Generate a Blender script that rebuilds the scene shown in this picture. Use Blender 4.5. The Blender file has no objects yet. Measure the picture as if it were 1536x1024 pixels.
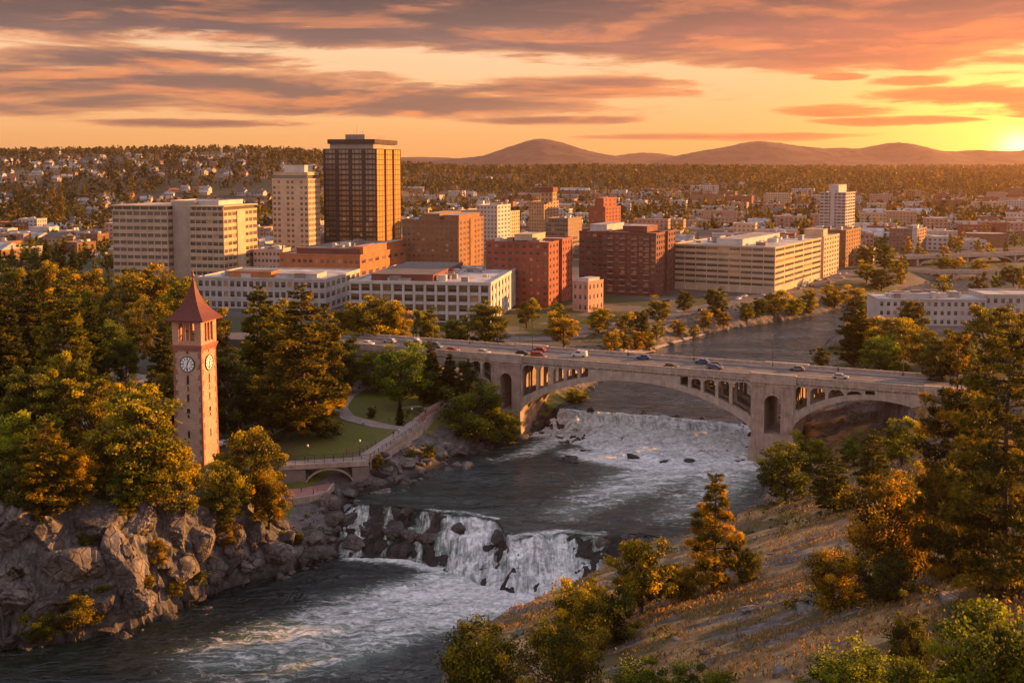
import bpy, math, random
import numpy as np
from mathutils import Vector, Matrix
random.seed(7); RNG = np.random.default_rng(7)
R = math.radians
SC = bpy.context.scene
COL = SC.collection

# ------------------------------------------------------------------ camera
F, PITCH, HC = 1700.0, R(5.0), 90.0
OCY = 248.0 + F*math.tan(PITCH)
cam = bpy.data.cameras.new('camera'); camo = bpy.data.objects.new('camera', cam); COL.objects.link(camo)
camo.location = (0, 0, HC); camo.rotation_euler = (R(90)-PITCH, 0, 0)
cam.sensor_width = 36; cam.lens = 36*F/1536; cam.shift_y = -(512-OCY)/1536
cam.clip_start = 1; cam.clip_end = 40000
SC.camera = camo
SC.render.resolution_x, SC.render.resolution_y = 1024, 682
SC.view_settings.view_transform = 'Standard'; SC.view_settings.look = 'None'
SC.view_settings.exposure = 1.65; SC.view_settings.gamma = 1.0; SC.view_settings.use_curve_mapping = False
try:
    SC.cycles.use_denoising = True
    SC.cycles.max_bounces = 8; SC.cycles.transparent_max_bounces = 8
    SC.cycles.volume_bounces = 0; SC.cycles.sample_clamp_indirect = 4
except Exception: pass

# ------------------------------------------------------------------ sun
SUN_AZ, SUN_EL = 67.0, 10.0
sl = bpy.data.lights.new('sun', 'SUN'); so = bpy.data.objects.new('sun', sl); COL.objects.link(so)
sl.energy = 5.0; sl.angle = R(0.6); sl.color = (1.0, 0.44, 0.11)
so.rotation_euler = (R(90-SUN_EL), 0, R(180-SUN_AZ))

# ------------------------------------------------------------------ sky
W = bpy.data.worlds.new('World'); SC.world = W; W.use_nodes = True
class NT:
    """small helper to write node trees as expressions"""
    def __init__(s, nt): s.nt = nt; nt.nodes.clear()
    def n(s, t, **kw):
        x = s.nt.nodes.new(t)
        for k, v in kw.items(): setattr(x, k, v)
        return x
    def set(s, sock, v):
        if isinstance(v, bpy.types.NodeSocket): s.nt.links.new(v, sock)
        elif v is not None:
            if isinstance(v, (tuple, list)) and len(v) == 3 and sock.type == 'RGBA': v = (*v, 1)
            sock.default_value = v
    def m(s, op, a, b=None, c=None, clamp=False):
        x = s.n('ShaderNodeMath', operation=op, use_clamp=clamp)
        s.set(x.inputs[0], a); s.set(x.inputs[1], b); s.set(x.inputs[2], c); return x.outputs[0]
    def sm(s, v, lo, hi, a=0., b=1., kind='SMOOTHSTEP'):
        x = s.n('ShaderNodeMapRange', interpolation_type=kind)
        for i, q in enumerate((v, lo, hi, a, b)): s.set(x.inputs[i], q)
        return x.outputs[0]
    def mix(s, f, a, b, blend='MIX'):
        x = s.n('ShaderNodeMix', data_type='RGBA', blend_type=blend)
        s.set(x.inputs[0], f); s.set(x.inputs[6], a); s.set(x.inputs[7], b); return x.outputs[2]
    def xyz(s, a, b, c=0.):
        x = s.n('ShaderNodeCombineXYZ'); s.set(x.inputs[0], a); s.set(x.inputs[1], b); s.set(x.inputs[2], c); return x.outputs[0]
    def sep(s, v):
        x = s.n('ShaderNodeSeparateXYZ'); s.set(x.inputs[0], v); return x.outputs
    def noise(s, v, scale, detail=4., rough=.5, dist=0.):
        x = s.n('ShaderNodeTexNoise'); s.set(x.inputs['Vector'], v); s.set(x.inputs['Scale'], scale)
        x.inputs['Detail'].default_value = detail; x.inputs['Roughness'].default_value = rough; x.inputs['Distortion'].default_value = dist
        return x.outputs[0]
    def vor(s, v, scale, feature='F1', out=0):
        x = s.n('ShaderNodeTexVoronoi', feature=feature); s.set(x.inputs['Vector'], v); s.set(x.inputs['Scale'], scale); return x.outputs[out]
    def ramp(s, f, stops):
        x = s.n('ShaderNodeValToRGB'); s.set(x.inputs[0], f); e = x.color_ramp.elements
        while len(e) < len(stops): e.new(.5)
        for q, (p, c) in zip(e, stops): q.position = p; q.color = (*c, 1) if len(c) == 3 else c
        return x.outputs[0]
    def vm(s, op, a, b=None):
        x = s.n('ShaderNodeVectorMath', operation=op); s.set(x.inputs[0], a); s.set(x.inputs[1], b); return x.outputs[0]

def build_sky():
    g = NT(W.node_tree)
    d = g.n('ShaderNodeTexCoord').outputs['Generated']
    x, y, z = g.sep(d)
    az = g.m('MULTIPLY', g.m('ARCTAN2', x, y), 57.29578)
    el = g.m('MULTIPLY', g.m('ARCSINE', z), 57.29578)
    px = g.m('DIVIDE', az, 24.3); py = g.m('DIVIDE', el, 8.3)
    base = g.xyz(g.m('MULTIPLY', px, 1.0), g.m('MULTIPLY', py, 2.6), 0.)
    n1 = g.noise(base, 2.1, 9, .60, .45)
    n1b = g.noise(g.vm('ADD', base, (-.03, .17, 0.)), 2.1, 9, .60, .45)
    n2 = g.noise(g.vm('ADD', base, (3.7, 1.3, 2.)), 5.5, 8, .64, .5)
    n3 = g.noise(g.xyz(px, g.m('MULTIPLY', py, 5.), 4.), 1.6, 4, .5)
    lit = g.sm(g.m('SUBTRACT', n1b, n1), -.03, .14)
    # --- clear sky, warm at the horizon and cooler overhead
    clear = g.ramp(g.sm(py, -0.2, 12.0, kind='LINEAR'), [(0.0, (.92, .38, .10)), (.030, (1.0, .49, .16)), (.055, (1.04, .60, .29)),
        (.085, (1.0, .69, .42)), (.15, (.95, .76, .62)), (.24, (.55, .52, .54)), (1., (.20, .24, .34))])
    # --- glow round the setting sun
    sx, sy = 24.1, .85
    dx = g.m('SUBTRACT', az, sx); dy = g.m('SUBTRACT', el, sy)
    r2 = g.m('ADD', g.m('MULTIPLY', dx, dx), g.m('MULTIPLY', g.m('MULTIPLY', dy, dy), 2.2))
    g1 = g.m('EXPONENT', g.m('MULTIPLY', r2, -1.1)); g2 = g.m('EXPONENT', g.m('MULTIPLY', r2, -.024)); g3 = g.m('EXPONENT', g.m('MULTIPLY', r2, -.0045))
    clear = g.mix(g.m('MULTIPLY', g3, .55), clear, (1.0, .52, .10))
    clear = g.mix(g.m('MULTIPLY', g2, .85), clear, (3.0, 1.30, .17))
    # --- cloud cover: streaks low down, a broad bank above
    terms = []
    edge = g.m('ADD', g.sm(px, -.30, .35, (.70), .56), g.m('MULTIPLY', g.m('SUBTRACT', n3, .5), .12))
    terms.append(g.m('MULTIPLY', g.m('SUBTRACT', py, edge), g.sm(py, 1.15, 2.0, 5.5, .0)))
    for cx, cy, rx, ry in ((-.72, .46, .58, .11), (-.30, .36, .62, .085), (-.95, .41, .55, .13), (-.75, .60, .32, .06), (.13, .455, .30, .075), (-.25, .425, .3, .05),
                           (.62, .31, .13, .04), (.72, .25, .20, .030), (.93, .40, .20, .06), (.80, .475, .08, .03),
                           (.10, .27, .22, .03), (-.62, .245, .22, .03), (.45, .17, .30, .026), (.66, .51, .05, .02), (1.25, .3, .3, .06), (-1.6, .5, .5, .2)):
        ax = g.m('DIVIDE', g.m('SUBTRACT', px, cx), rx); ay = g.m('DIVIDE', g.m('SUBTRACT', py, cy), ry)
        terms.append(g.m('SUBTRACT', 1., g.m('SQRT', g.m('ADD', g.m('MULTIPLY', ax, ax), g.m('MULTIPLY', ay, ay)))))
    t = terms[0]
    for q in terms[1:]: t = g.m('MAXIMUM', t, q)
    t = g.m('MINIMUM', t, 1.1)
    fld = g.m('ADD', t, g.m('MULTIPLY', g.m('SUBTRACT', n1, .5), 2.2))
    fld = g.m('ADD', fld, g.m('MULTIPLY', g.m('SUBTRACT', n2, .5), 1.25))
    cov = g.sm(fld, -.16, .22)
    dens = g.sm(g.m('ADD', fld, g.m('ADD', g.m('MULTIPLY', g.m('SUBTRACT', n3, .5), 1.2), g.sm(py, .58, 1.0, 0., .55))), -.10, .66)
    sunw = g.m('MAXIMUM', g3, g.sm(px, -.25, 1.1, 0., .7))
    thin = g.mix(sunw, (.86, .34, .14), (1.0, .30, .035))
    core = g.mix(sunw, (.18, .088, .084), (.74, .135, .026))
    core = g.mix(g.sm(py, .70, 1.02), core, g.mix(sunw, (.062, .030, .033), (.23, .045, .022)))
    glow = g.mix(sunw, (.80, .25, .085), (1.15, .24, .025))
    core = g.mix(g.m('MULTIPLY', lit, g.sm(py, .55, 1.0, .8, .42)), core, glow)
    core = g.mix(g.m('MULTIPLY', g.sm(n2, .45, .66), .45), core, g.vm('MULTIPLY', core, (1.9, 1.75, 1.6)))
    cloud = g.mix(dens, thin, core)
    cloud = g.mix(g.sm(py, 1.15, 2.4, 0., .92), cloud, (.25, .26, .32))
    sky = g.mix(g.m('MULTIPLY', cov, g.sm(py, 1.1, 1.7, 1., .55)), clear, cloud)
    sky = g.vm('ADD', sky, g.vm('MULTIPLY', g.xyz(g1, g1, g1), (5., 3.2, 1.1)))
    for lo, hi in ((40, 110), (-40, -110)): sky = g.mix(g.sm(az, lo, hi, 0., g.sm(py, .5, 6., .7, .15)), sky, (.56, .44, .42))
    up = g.m('ADD', 1., g.m('MULTIPLY', .85, g.m('MAXIMUM', g.sm(py, 1.25, 4.), g.sm(g.m('ABSOLUTE', az), 42, 110))))  # unseen sky overhead and behind brightened to lift the shadows
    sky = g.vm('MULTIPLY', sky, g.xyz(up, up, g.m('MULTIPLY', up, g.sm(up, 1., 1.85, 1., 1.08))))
    # the physical sky adds its own cool light overhead
    ns = g.n('ShaderNodeTexSky', sky_type='NISHITA', sun_disc=False, sun_elevation=R(SUN_EL), sun_rotation=R(SUN_AZ))
    b1 = g.n('ShaderNodeBackground'); g.set(b1.inputs[0], ns.outputs[0]); b1.inputs[1].default_value = 0.006
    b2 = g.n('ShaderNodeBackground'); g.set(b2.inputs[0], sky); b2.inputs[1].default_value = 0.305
    ad = g.n('ShaderNodeAddShader'); g.nt.links.new(b1.outputs[0], ad.inputs[0]); g.nt.links.new(b2.outputs[0], ad.inputs[1])
    o = g.n('ShaderNodeOutputWorld'); g.nt.links.new(ad.outputs[0], o.inputs[0])
    W.cycles.sampling_method = 'MANUAL'; W.cycles.sample_map_resolution = 1024
build_sky()

# ------------------------------------------------------------------ projection helpers (photo pixel -> point of the place)
CP, SP = math.cos(PITCH), math.sin(PITCH)
def ray(px, py):
    u, v = (px-768)/F, (OCY-py)/F
    return np.array([u, CP + v*SP, -SP + v*CP])
def at(px, py, z):
    d = ray(px, py); return np.array([0, 0, HC]) + d*((z-HC)/d[2])
def aty(px, py, Y):
    d = ray(px, py); return np.array([0, 0, HC]) + d*(Y/d[1])
def depth(p): return p[1]*CP - (p[2]-HC)*SP
def along(p, v, px):
    """distance t so that p + t*v (v horizontal) stands at photo column px"""
    k = (px-768)/F
    return (k*depth(p) - p[0])/(v[0] - k*v[1]*CP)

# ------------------------------------------------------------------ object helpers
def tag(o, label=None, cat=None, group=None, kind=None):
    for k, v in (('label', label), ('category', cat), ('group', group), ('kind', kind)):
        if v: o[k] = v
    return o
def link(o, parent=None):
    COL.objects.link(o)
    if parent is not None: o.parent = parent
    return o
def empty(name, loc=(0, 0, 0), rz=0.):
    o = bpy.data.objects.new(name, None); o.empty_display_size = .2; o.location = loc; o.rotation_euler = (0, 0, rz); return link(o)
def mesh_np(name, V, Q, mats, parent=None, smooth=False, attrs=None, midx=None, T=None):
    """V n x 3, Q quads m x 4 (and T triangles k x 3) -> ONE mesh object"""
    me = bpy.data.meshes.new(name)
    V = np.asarray(V, dtype=np.float32); Q = np.zeros((0, 4), int) if Q is None else np.asarray(Q, dtype=np.int64).reshape(-1, 4)
    T = np.zeros((0, 3), int) if T is None else np.asarray(T, dtype=np.int64).reshape(-1, 3)
    nq, nt = len(Q), len(T)
    me.vertices.add(len(V)); me.vertices.foreach_set('co', V.ravel())
    me.loops.add(nq*4+nt*3); me.loops.foreach_set('vertex_index', np.concatenate([Q.ravel(), T.ravel()]).astype(np.int32))
    me.polygons.add(nq+nt)
    st = np.concatenate([np.arange(nq)*4, nq*4+np.arange(nt)*3]).astype(np.int32); me.polygons.foreach_set('loop_start', st)
    if midx is not None: me.polygons.foreach_set('material_index', np.asarray(midx, dtype=np.int32))
    me.polygons.foreach_set('use_smooth', np.full(nq+nt, smooth))
    for m in (mats if isinstance(mats, (list, tuple)) else [mats]): me.materials.append(m)
    for k, a in (attrs or {}).items():
        a = np.asarray(a, dtype=np.float32)
        if a.ndim == 1: t = me.attributes.new(k, 'FLOAT', 'POINT'); t.data.foreach_set('value', a)
        elif a.shape[1] == 3 : t = me.attributes.new(k, 'FLOAT_VECTOR', 'POINT'); t.data.foreach_set('vector', a.ravel())
    me.update(); me.validate()
    return link(bpy.data.objects.new(name, me), parent)
class MB:
    """collects shapes, then builds them as one mesh object"""
    def __init__(s): s.v = []; s.q = []; s.t = []; s.n = 0; s.mq = []; s.mt = []
    def add(s, V, Q=None, T=None, mi=0):
        V = np.asarray(V, float).reshape(-1, 3); s.v.append(V)
        if Q is not None and len(Q): Q = np.asarray(Q); s.q.append(Q+s.n); s.mq += [mi]*len(Q)
        if T is not None and len(T): T = np.asarray(T); s.t.append(T+s.n); s.mt += [mi]*len(T)
        s.n += len(V); return s
    def box(s, x0, x1, y0, y1, z0, z1, mi=0):
        V = [(x, y, z) for z in (z0, z1) for y in (y0, y1) for x in (x0, x1)]
        return s.add(V, [(0, 2, 3, 1), (4, 5, 7, 6), (0, 1, 5, 4), (2, 6, 7, 3), (0, 4, 6, 2), (1, 3, 7, 5)], mi=mi)
    def obox(s, o, u, n, a0, a1, b0, b1, z0, z1, mi=0):
        """box in a frame: along u (a), along n (b)"""
        V = [(o[0]+u[0]*a+n[0]*b, o[1]+u[1]*a+n[1]*b, z) for z in (z0, z1) for b in (b0, b1) for a in (a0, a1)]
        return s.add(V, [(0, 2, 3, 1), (4, 5, 7, 6), (0, 1, 5, 4), (2, 6, 7, 3), (0, 4, 6, 2), (1, 3, 7, 5)], mi=mi)
    def frustum(s, c, hx0, hy0, hx1, hy1, z0, z1, mi=0):
        V = [(c[0]+sx*hx, c[1]+sy*hy, z) for z, hx, hy in ((z0, hx0, hy0), (z1, hx1, hy1)) for sy in (-1, 1) for sx in (-1, 1)]
        return s.add(V, [(0, 2, 3, 1), (4, 5, 7, 6), (0, 1, 5, 4), (2, 6, 7, 3), (0, 4, 6, 2), (1, 3, 7, 5)], mi=mi)
    def tube(s, pts, rad, n=6, mi=0):
        P = np.asarray(pts, float); rad = np.broadcast_to(np.asarray(rad, float), (len(P),))
        D = np.gradient(P, axis=0); D /= np.linalg.norm(D, axis=1)[:, None]+1e-9
        ref = np.where(np.abs(D[:, 2:3]) > .9, np.array([[1., 0, 0]]), np.array([[0, 0, 1.]]))
        A = np.cross(D, ref); A /= np.linalg.norm(A, axis=1)[:, None]+1e-9; B = np.cross(D, A)
        th = np.arange(n)*2*math.pi/n
        V = P[:, None]+rad[:, None, None]*(A[:, None]*np.cos(th)[None, :, None]+B[:, None]*np.sin(th)[None, :, None])
        i = np.arange(len(P)-1)[:, None]*n; j = np.arange(n)[None]; k = (j+1) % n
        Q = np.stack([i+j, i+k, i+n+k, i+n+j], -1).reshape(-1, 4)
        s.add(V.reshape(-1, 3), Q, mi=mi)
        base = s.n-n; s.add(P[-1:]+D[-1]*.01)
        s.t.append(np.array([(base+a, base+(a+1) % n, s.n-1) for a in range(n)])); s.mt += [mi]*n
        return s
    def lathe(s, c, prof, n=16, mi=0, rot=0.):
        P = np.asarray(prof, float); th = rot+np.arange(n)*2*math.pi/n
        V = np.stack([c[0]+P[:, 0:1]*np.cos(th), c[1]+P[:, 0:1]*np.sin(th), np.repeat(P[:, 1:2], n, 1)+(c[2] if len(c) > 2 else 0)], -1)
        i = np.arange(len(P)-1)[:, None]*n; j = np.arange(n)[None]; k = (j+1) % n
        return s.add(V.reshape(-1, 3), np.stack([i+j, i+k, i+n+k, i+n+j], -1).reshape(-1, 4), mi=mi)
    def prism(s, poly, w0, w1, axis='y', mi=0):
        """polygon in (a, z) extruded along the third axis, convex fan caps"""
        P = np.asarray(poly, float); n = len(P)
        def p3(w): return [(a, w, b) if axis == 'y' else ((w, a, b) if axis == 'x' else (a, b, w)) for a, b in P]
        V = np.array(p3(w0)+p3(w1)); Q = [(i, (i+1) % n, n+(i+1) % n, n+i) for i in range(n)]
        T = [(0, i+1, i) for i in range(1, n-1)]+[(n, n+i, n+i+1) for i in range(1, n-1)]
        return s.add(V, Q, T, mi=mi)
    def build(s, name, mats, parent=None, smooth=False, attrs=None):
        Q = np.concatenate(s.q) if s.q else None; T = np.concatenate(s.t) if s.t else None
        return mesh_np(name, np.concatenate(s.v), Q, mats, parent, smooth, attrs, s.mq+s.mt, T)

# ------------------------------------------------------------------ noise on arrays
def _h(ix, iy, iz, seed):
    n = (ix.astype(np.int64)*374761393 + iy.astype(np.int64)*668265263 + iz.astype(np.int64)*2147483647 + seed*974711) & 0xffffffff
    n = ((n ^ (n >> 13))*1274126177) & 0xffffffff; n = ((n ^ (n >> 16))*2246822519) & 0xffffffff
    return ((n ^ (n >> 15)) & 0xffffff)/float(0xffffff)
def vnoise(x, y, z=0., seed=0):
    x, y, z = np.broadcast_arrays(np.asarray(x, float), np.asarray(y, float), np.asarray(z, float))
    ix, iy, iz = np.floor(x), np.floor(y), np.floor(z); fx, fy, fz = x-ix, y-iy, z-iz
    fx, fy, fz = [t*t*(3-2*t) for t in (fx, fy, fz)]; r = 0
    for a in (0, 1):
        for b in (0, 1):
            for c in (0, 1):
                r = r+_h(ix+a, iy+b, iz+c, seed)*(fx if a else 1-fx)*(fy if b else 1-fy)*(fz if c else 1-fz)
    return r
def fbm(x, y, z=0., oct=4, seed=0):
    r = 0; a = .5; t = 0
    for k in range(oct): r = r+a*vnoise(x*2**k, y*2**k, z*2**k, seed+k*17); t += a; a *= .5
    return r/t
def sstep(a, b, x):
    t = np.clip((x-a)/(b-a), 0, 1); return t*t*(3-2*t)
# ------------------------------------------------------------------ materials
def newmat(name):
    m = bpy.data.materials.new(name); m.use_nodes = True; return m, NT(m.node_tree)
def finish(g, sh):
    o = g.n('ShaderNodeOutputMaterial'); g.nt.links.new(sh, o.inputs[0])
def princ(g, col, rough=.7, metal=0., spec=.3, normal=None):
    p = g.n('ShaderNodeBsdfPrincipled'); g.set(p.inputs['Base Color'], col); g.set(p.inputs['Roughness'], rough)
    g.set(p.inputs['Metallic'], metal); g.set(p.inputs['Specular IOR Level'], spec)
    if normal is not None: g.set(p.inputs['Normal'], normal)
    return p.outputs[0]
def bump(g, h, dist=.1, strength=.6):
    b = g.n('ShaderNodeBump'); g.set(b.inputs['Height'], h); b.inputs['Distance'].default_value = dist; b.inputs['Strength'].default_value = strength
    return b.outputs[0]
def objco(g): return g.n('ShaderNodeTexCoord').outputs['Object']
def pos(g): return g.n('ShaderNodeNewGeometry').outputs['Position']
MATS = {}
def plain(name, col, rough=.8, var=.18, scale=.6, metal=0., spec=.25, streak=True):
    """a weathered solid colour: broad patches and, on walls, faint vertical streaks"""
    if name in MATS: return MATS[name]
    m, g = newmat(name); p = objco(g)
    n = g.noise(p, scale, 5, .6)
    if streak: n = g.m('ADD', g.m('MULTIPLY', n, .6), g.m('MULTIPLY', g.noise(g.vm('MULTIPLY', p, (1.6, 1.6, .16)), 1.2, 4, .6), .4))
    k = g.sm(n, .3, .7, 1-var, 1+var, 'LINEAR')
    c = g.vm('MULTIPLY', g.xyz(*col), g.xyz(k, k, k))
    finish(g, princ(g, c, rough, metal, spec)); MATS[name] = m; return m
def brick(name, c1, c2, mortar, scale=1., bw=.5, rh=.16):
    if name in MATS: return MATS[name]
    m, g = newmat(name); p = objco(g); x, y, z = g.sep(p)
    v = g.xyz(g.m('ADD', x, y), z, 0.)
    b = g.n('ShaderNodeTexBrick'); g.set(b.inputs['Vector'], v); g.set(b.inputs['Color1'], c1); g.set(b.inputs['Color2'], c2); g.set(b.inputs['Mortar'], mortar)
    b.inputs['Scale'].default_value = scale; b.inputs['Brick Width'].default_value = bw; b.inputs['Row Height'].default_value = rh
    b.inputs['Mortar Size'].default_value = .018; b.inputs['Bias'].default_value = 0.
    k = g.sm(g.noise(p, .35, 5, .65), .3, .7, .75, 1.2, 'LINEAR')
    c = g.vm('MULTIPLY', b.outputs[0], g.xyz(k, k, k))
    finish(g, princ(g, c, .85, 0., .2)); MATS[name] = m; return m
def glassmat(name, c0, c1, rough=.08, metal=0., lit=0.):
    """window glass: each pane has its own darkness (blinds, rooms); a few carry painted orange reflections"""
    if name in MATS: return MATS[name]
    m, g = newmat(name); r = g.n('ShaderNodeObjectInfo').outputs['Random']
    c = g.ramp(r, [(0., c0), (.55, tuple(.7*a+.3*b for a, b in zip(c0, c1))), (.85, c1), (.92, tuple(1.4*q for q in c1)), (.93, (max(.30, c1[0]), max(.20, c1[1]), max(.12, c1[2]))), (1., (max(.36, c1[0]), max(.22, c1[1]), .12))])  # last stops paint orange sky reflections on a few panes
    p = objco(g); x, y, z = g.sep(p)
    blind = g.sm(z, g.m('SUBTRACT', g.m('MULTIPLY', r, 1.6), .8), g.m('SUBTRACT', g.m('MULTIPLY', r, 1.6), .7))
    c = g.mix(g.m('MULTIPLY', blind, .35), c, tuple(min(1, 2.2*q) for q in c1))
    nrm = bump(g, g.noise(p, .4, 2), .05, .25)
    finish(g, princ(g, c, rough, metal, .6, nrm)); MATS[name] = m; return m
def foliage(name, dark, mid, gold, trans=.52):
    if name in MATS: return MATS[name]
    m, g = newmat(name)
    at_ = g.n('ShaderNodeAttribute', attribute_name='tint').outputs['Fac']
    oi = g.n('ShaderNodeObjectInfo')
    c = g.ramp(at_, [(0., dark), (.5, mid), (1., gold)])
    c = g.mix(1., c, oi.outputs['Color'], 'MULTIPLY')
    a = princ(g, c, .55, 0., .25)
    t = g.n('ShaderNodeBsdfTranslucent'); g.set(t.inputs[0], g.vm('MULTIPLY', c, (1.35, 1.3, .5)))
    mx = g.n('ShaderNodeMixShader'); mx.inputs[0].default_value = trans
    g.nt.links.new(a, mx.inputs[1]); g.nt.links.new(t.outputs[0], mx.inputs[2])
    finish(g, mx.outputs[0]); MATS[name] = m; return m
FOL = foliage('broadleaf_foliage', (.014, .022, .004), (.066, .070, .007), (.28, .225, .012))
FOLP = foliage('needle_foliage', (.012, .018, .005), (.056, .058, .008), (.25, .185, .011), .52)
BARK = plain('bark', (.075, .048, .032), .9, .35, 2.)
def rockmat():
    m, g = newmat('rock'); p = pos(g); o = g.n('ShaderNodeObjectInfo')
    n1 = g.noise(p, .22, 8, .68, .4); n2 = g.noise(p, 1.6, 8, .7); cr = g.vor(g.vm('ADD', p, g.vm('MULTIPLY', g.xyz(n1, n1, n1), (2., 2., 2.))), .33, 'DISTANCE_TO_EDGE')
    c = g.ramp(g.m('ADD', g.m('MULTIPLY', n1, .6), g.m('MULTIPLY', n2, .4)), [(.25, (.035, .031, .030)), (.44, (.085, .076, .073)), (.56, (.18, .162, .153)), (.72, (.36, .33, .31))])
    c = g.mix(g.m('MULTIPLY', g.sm(cr, 0., .05, .7, 0.), g.sm(n1, .45, .55)), c, (.02, .017, .015))
    c = g.mix(g.m('MULTIPLY', g.sm(g.noise(p, .5, 5, .6), .56, .68), .45), c, (.15, .085, .045))
    z = g.sep(p)[2]
    c = g.vm('MULTIPLY', c, g.mix(o.outputs['Random'], (.75, .75, .75), (1.15, 1.1, 1.05)))
    c = g.mix(1., c, o.outputs['Color'], 'MULTIPLY')
    h = g.m('ADD', g.m('MULTIPLY', n2, .7), g.m('MULTIPLY', g.sm(cr, 0., .08), .5))
    finish(g, princ(g, c, .82, 0., .3, bump(g, h, .5, .8))); MATS['rock'] = m; return m
ROCK = rockmat()
CONC = plain('concrete', (.33, .255, .20), .85, .42, .5)
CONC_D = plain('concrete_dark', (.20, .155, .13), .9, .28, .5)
ASPH = plain('asphalt', (.105, .085, .078), .8, .25, .25, streak=False)
PAVE = plain('paving', (.27, .215, .185), .85, .2, .4, streak=False)
WHITE = plain('white_paint', (.75, .72, .68), .6, .08)
STEEL = plain('dark_steel', (.045, .042, .042), .5, .1, metal=.4)
LAMPG = plain('lamp_glass', (.75, .70, .58), .3, .05)

# ------------------------------------------------------------------ river banks (photo columns and rows, water level)
ZL, ZM, ZU = 0.0, 7.0, 13.0
LBP = [(-900, 1040, 0), (-300, 985, 0), (0, 972, 0), (110, 962, 0), (215, 940, 0), (300, 903, 0), (345, 882, 0), (440, 856, 0), (505, 832, 0), (512, 800, 3.5), (516, 752, 7), (560, 735, 7), (600, 724, 7), (650, 705, 7),
       (700, 688, 7), (750, 664, 7), (800, 652, 7), (826, 645, 7), (842, 612, 13), (868, 598, 13), (900, 576, 13), (935, 545, 13), (985, 522, 13), (1060, 500, 13), (1150, 486, 13), (1220, 474, 13), (1290, 455, 13.3), (1360, 432, 13.6), (1400, 421, 14), (1440, 416, 14), (1520, 409, 14), (1700, 402, 14), (2100, 395, 14)]
RBP = [(2300, 425, 14), (1800, 430, 14), (1520, 434, 14), (1420, 440, 14), (1345, 458, 13.4), (1290, 480, 13), (1250, 500, 13), (1228, 520, 13), (1214, 542, 13), (1195, 575, 13), (1165, 612, 13), (1138, 632, 13), (1140, 690, 7), (1145, 715, 7), (1138, 745, 7), (1120, 775, 7),
       (1085, 800, 7), (1035, 812, 7), (1000, 822, 5), (955, 850, 1), (905, 882, 0), (870, 908, 0), (820, 935, 0), (760, 970, 0), (700, 1010, 0), (650, 1060, 0), (600, 1200, 0), (-200, 1500, 0)]
LB = np.array([at(*p)[:2] for p in LBP]); RB = np.array([at(*p)[:2] for p in RBP])
def segdist(X, Y, P):
    d = np.full(X.shape, 1e9)
    for (ax, ay), (bx, by) in zip(P[:-1], P[1:]):
        vx, vy = bx-ax, by-ay; t = np.clip(((X-ax)*vx+(Y-ay)*vy)/(vx*vx+vy*vy+1e-9), 0, 1)
        d = np.minimum(d, np.hypot(X-ax-t*vx, Y-ay-t*vy))
    return d
POLY = np.concatenate([LB, RB])
def inside(X, Y):
    r = np.zeros(X.shape, bool); n = len(POLY)
    for i in range(n):
        (ax, ay), (bx, by) = POLY[i], POLY[(i+1) % n]
        if ay == by: continue
        r ^= ((ay > Y) != (by > Y)) & (X < (bx-ax)*(Y-ay)/(by-ay)+ax)
    return r
def curve(pts):
    P = np.array([at(*p)[:2] for p in pts]); P = P[np.argsort(P[:, 0])]; return P
LIP1 = curve([(440, 748, 7), (515, 751, 7), (560, 757, 7), (600, 760, 7), (640, 766, 7), (700, 772, 7), (745, 782, 7), (765, 808, 7), (790, 806, 7), (830, 798, 7), (900, 803, 7), (960, 800, 7), (1020, 812, 7), (1100, 820, 7)])
FOOT1 = curve([(440, 830, 0), (515, 832, 0), (560, 834, 0), (610, 836, 0), (660, 849, 0), (700, 866, 0), (760, 884, 0), (830, 898, 0), (900, 902, 0), (960, 902, 0), (1060, 900, 0)])
LIP2 = curve([(780, 606, 13), (842, 611, 13), (900, 615, 13), (1000, 623, 13), (1080, 630, 13), (1138, 634, 13), (1250, 645, 13)])
FOOT2 = curve([(780, 652, 7), (842, 656, 7), (880, 672, 7), (950, 690, 7), (1050, 694, 7), (1130, 694, 7), (1250, 694, 7)])
def water(X, Y):
    """water level, and how far down each fall a point is (0 top .. 1 foot, nan elsewhere)"""
    l1, f1 = np.interp(X, *LIP1.T), np.interp(X, *FOOT1.T); l2, f2 = np.interp(X, *LIP2.T), np.interp(X, *FOOT2.T)
    t1 = np.clip((Y-f1)/np.maximum(l1-f1, 1.), -5, 5); t2 = np.clip((Y-f2)/np.maximum(l2-f2, 1.), -5, 5)
    w = 1.5*(fbm(X*.22, Y*.06, 0, 3, 5)-.5)
    w3 = 1.6*(fbm(X*.35, Y*.10, 0, 3, 6)-.5); p1 = .36*sstep(.66, 1.0, t1+.22*w)+.34*sstep(.30, .62, t1+.26*w3)+.30*sstep(-.04, .32, t1+.2*w)
    p2 = .30*sstep(.76, 1.0, t2+.16*(fbm(X*.14, 0*X, 0, 3, 7)-.45))+.22*sstep(.42, .62, t2+.12*w)+.44*np.clip((t2+.1*w+.05)/.9, 0, 1)
    z = np.where(Y > f2-12, ZM+(ZU-ZM)*p2, ZL+(ZM-ZL)*p1)
    z = z+np.clip((Y-480)/300, 0, 1)
    return z, t1, t2
def fall_side(X, Y, t1):
    fx = 768+F*X/Y+16*(1-t1)*(768+F*X/Y < 680)+34*(fbm(X*.16, Y*.16, 0, 3, 88)-.5)+9*(vnoise(X*.8, Y*.5, 0, 89)-.5)
    return np.interp(fx, [500, 508, 525, 546, 556, 566, 586, 596, 608, 622, 640, 652, 664, 684, 735, 752, 770, 835, 862, 878, 898, 918, 940, 1000, 1020], [.0, .55, .85, .75, .05, .05, .75, .1, .0, .6, .7, .15, .55, 1.0, 1.2, .55, 1.2, 1.05, .75, .4, .7, .35, .25, .1, .5])
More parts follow.
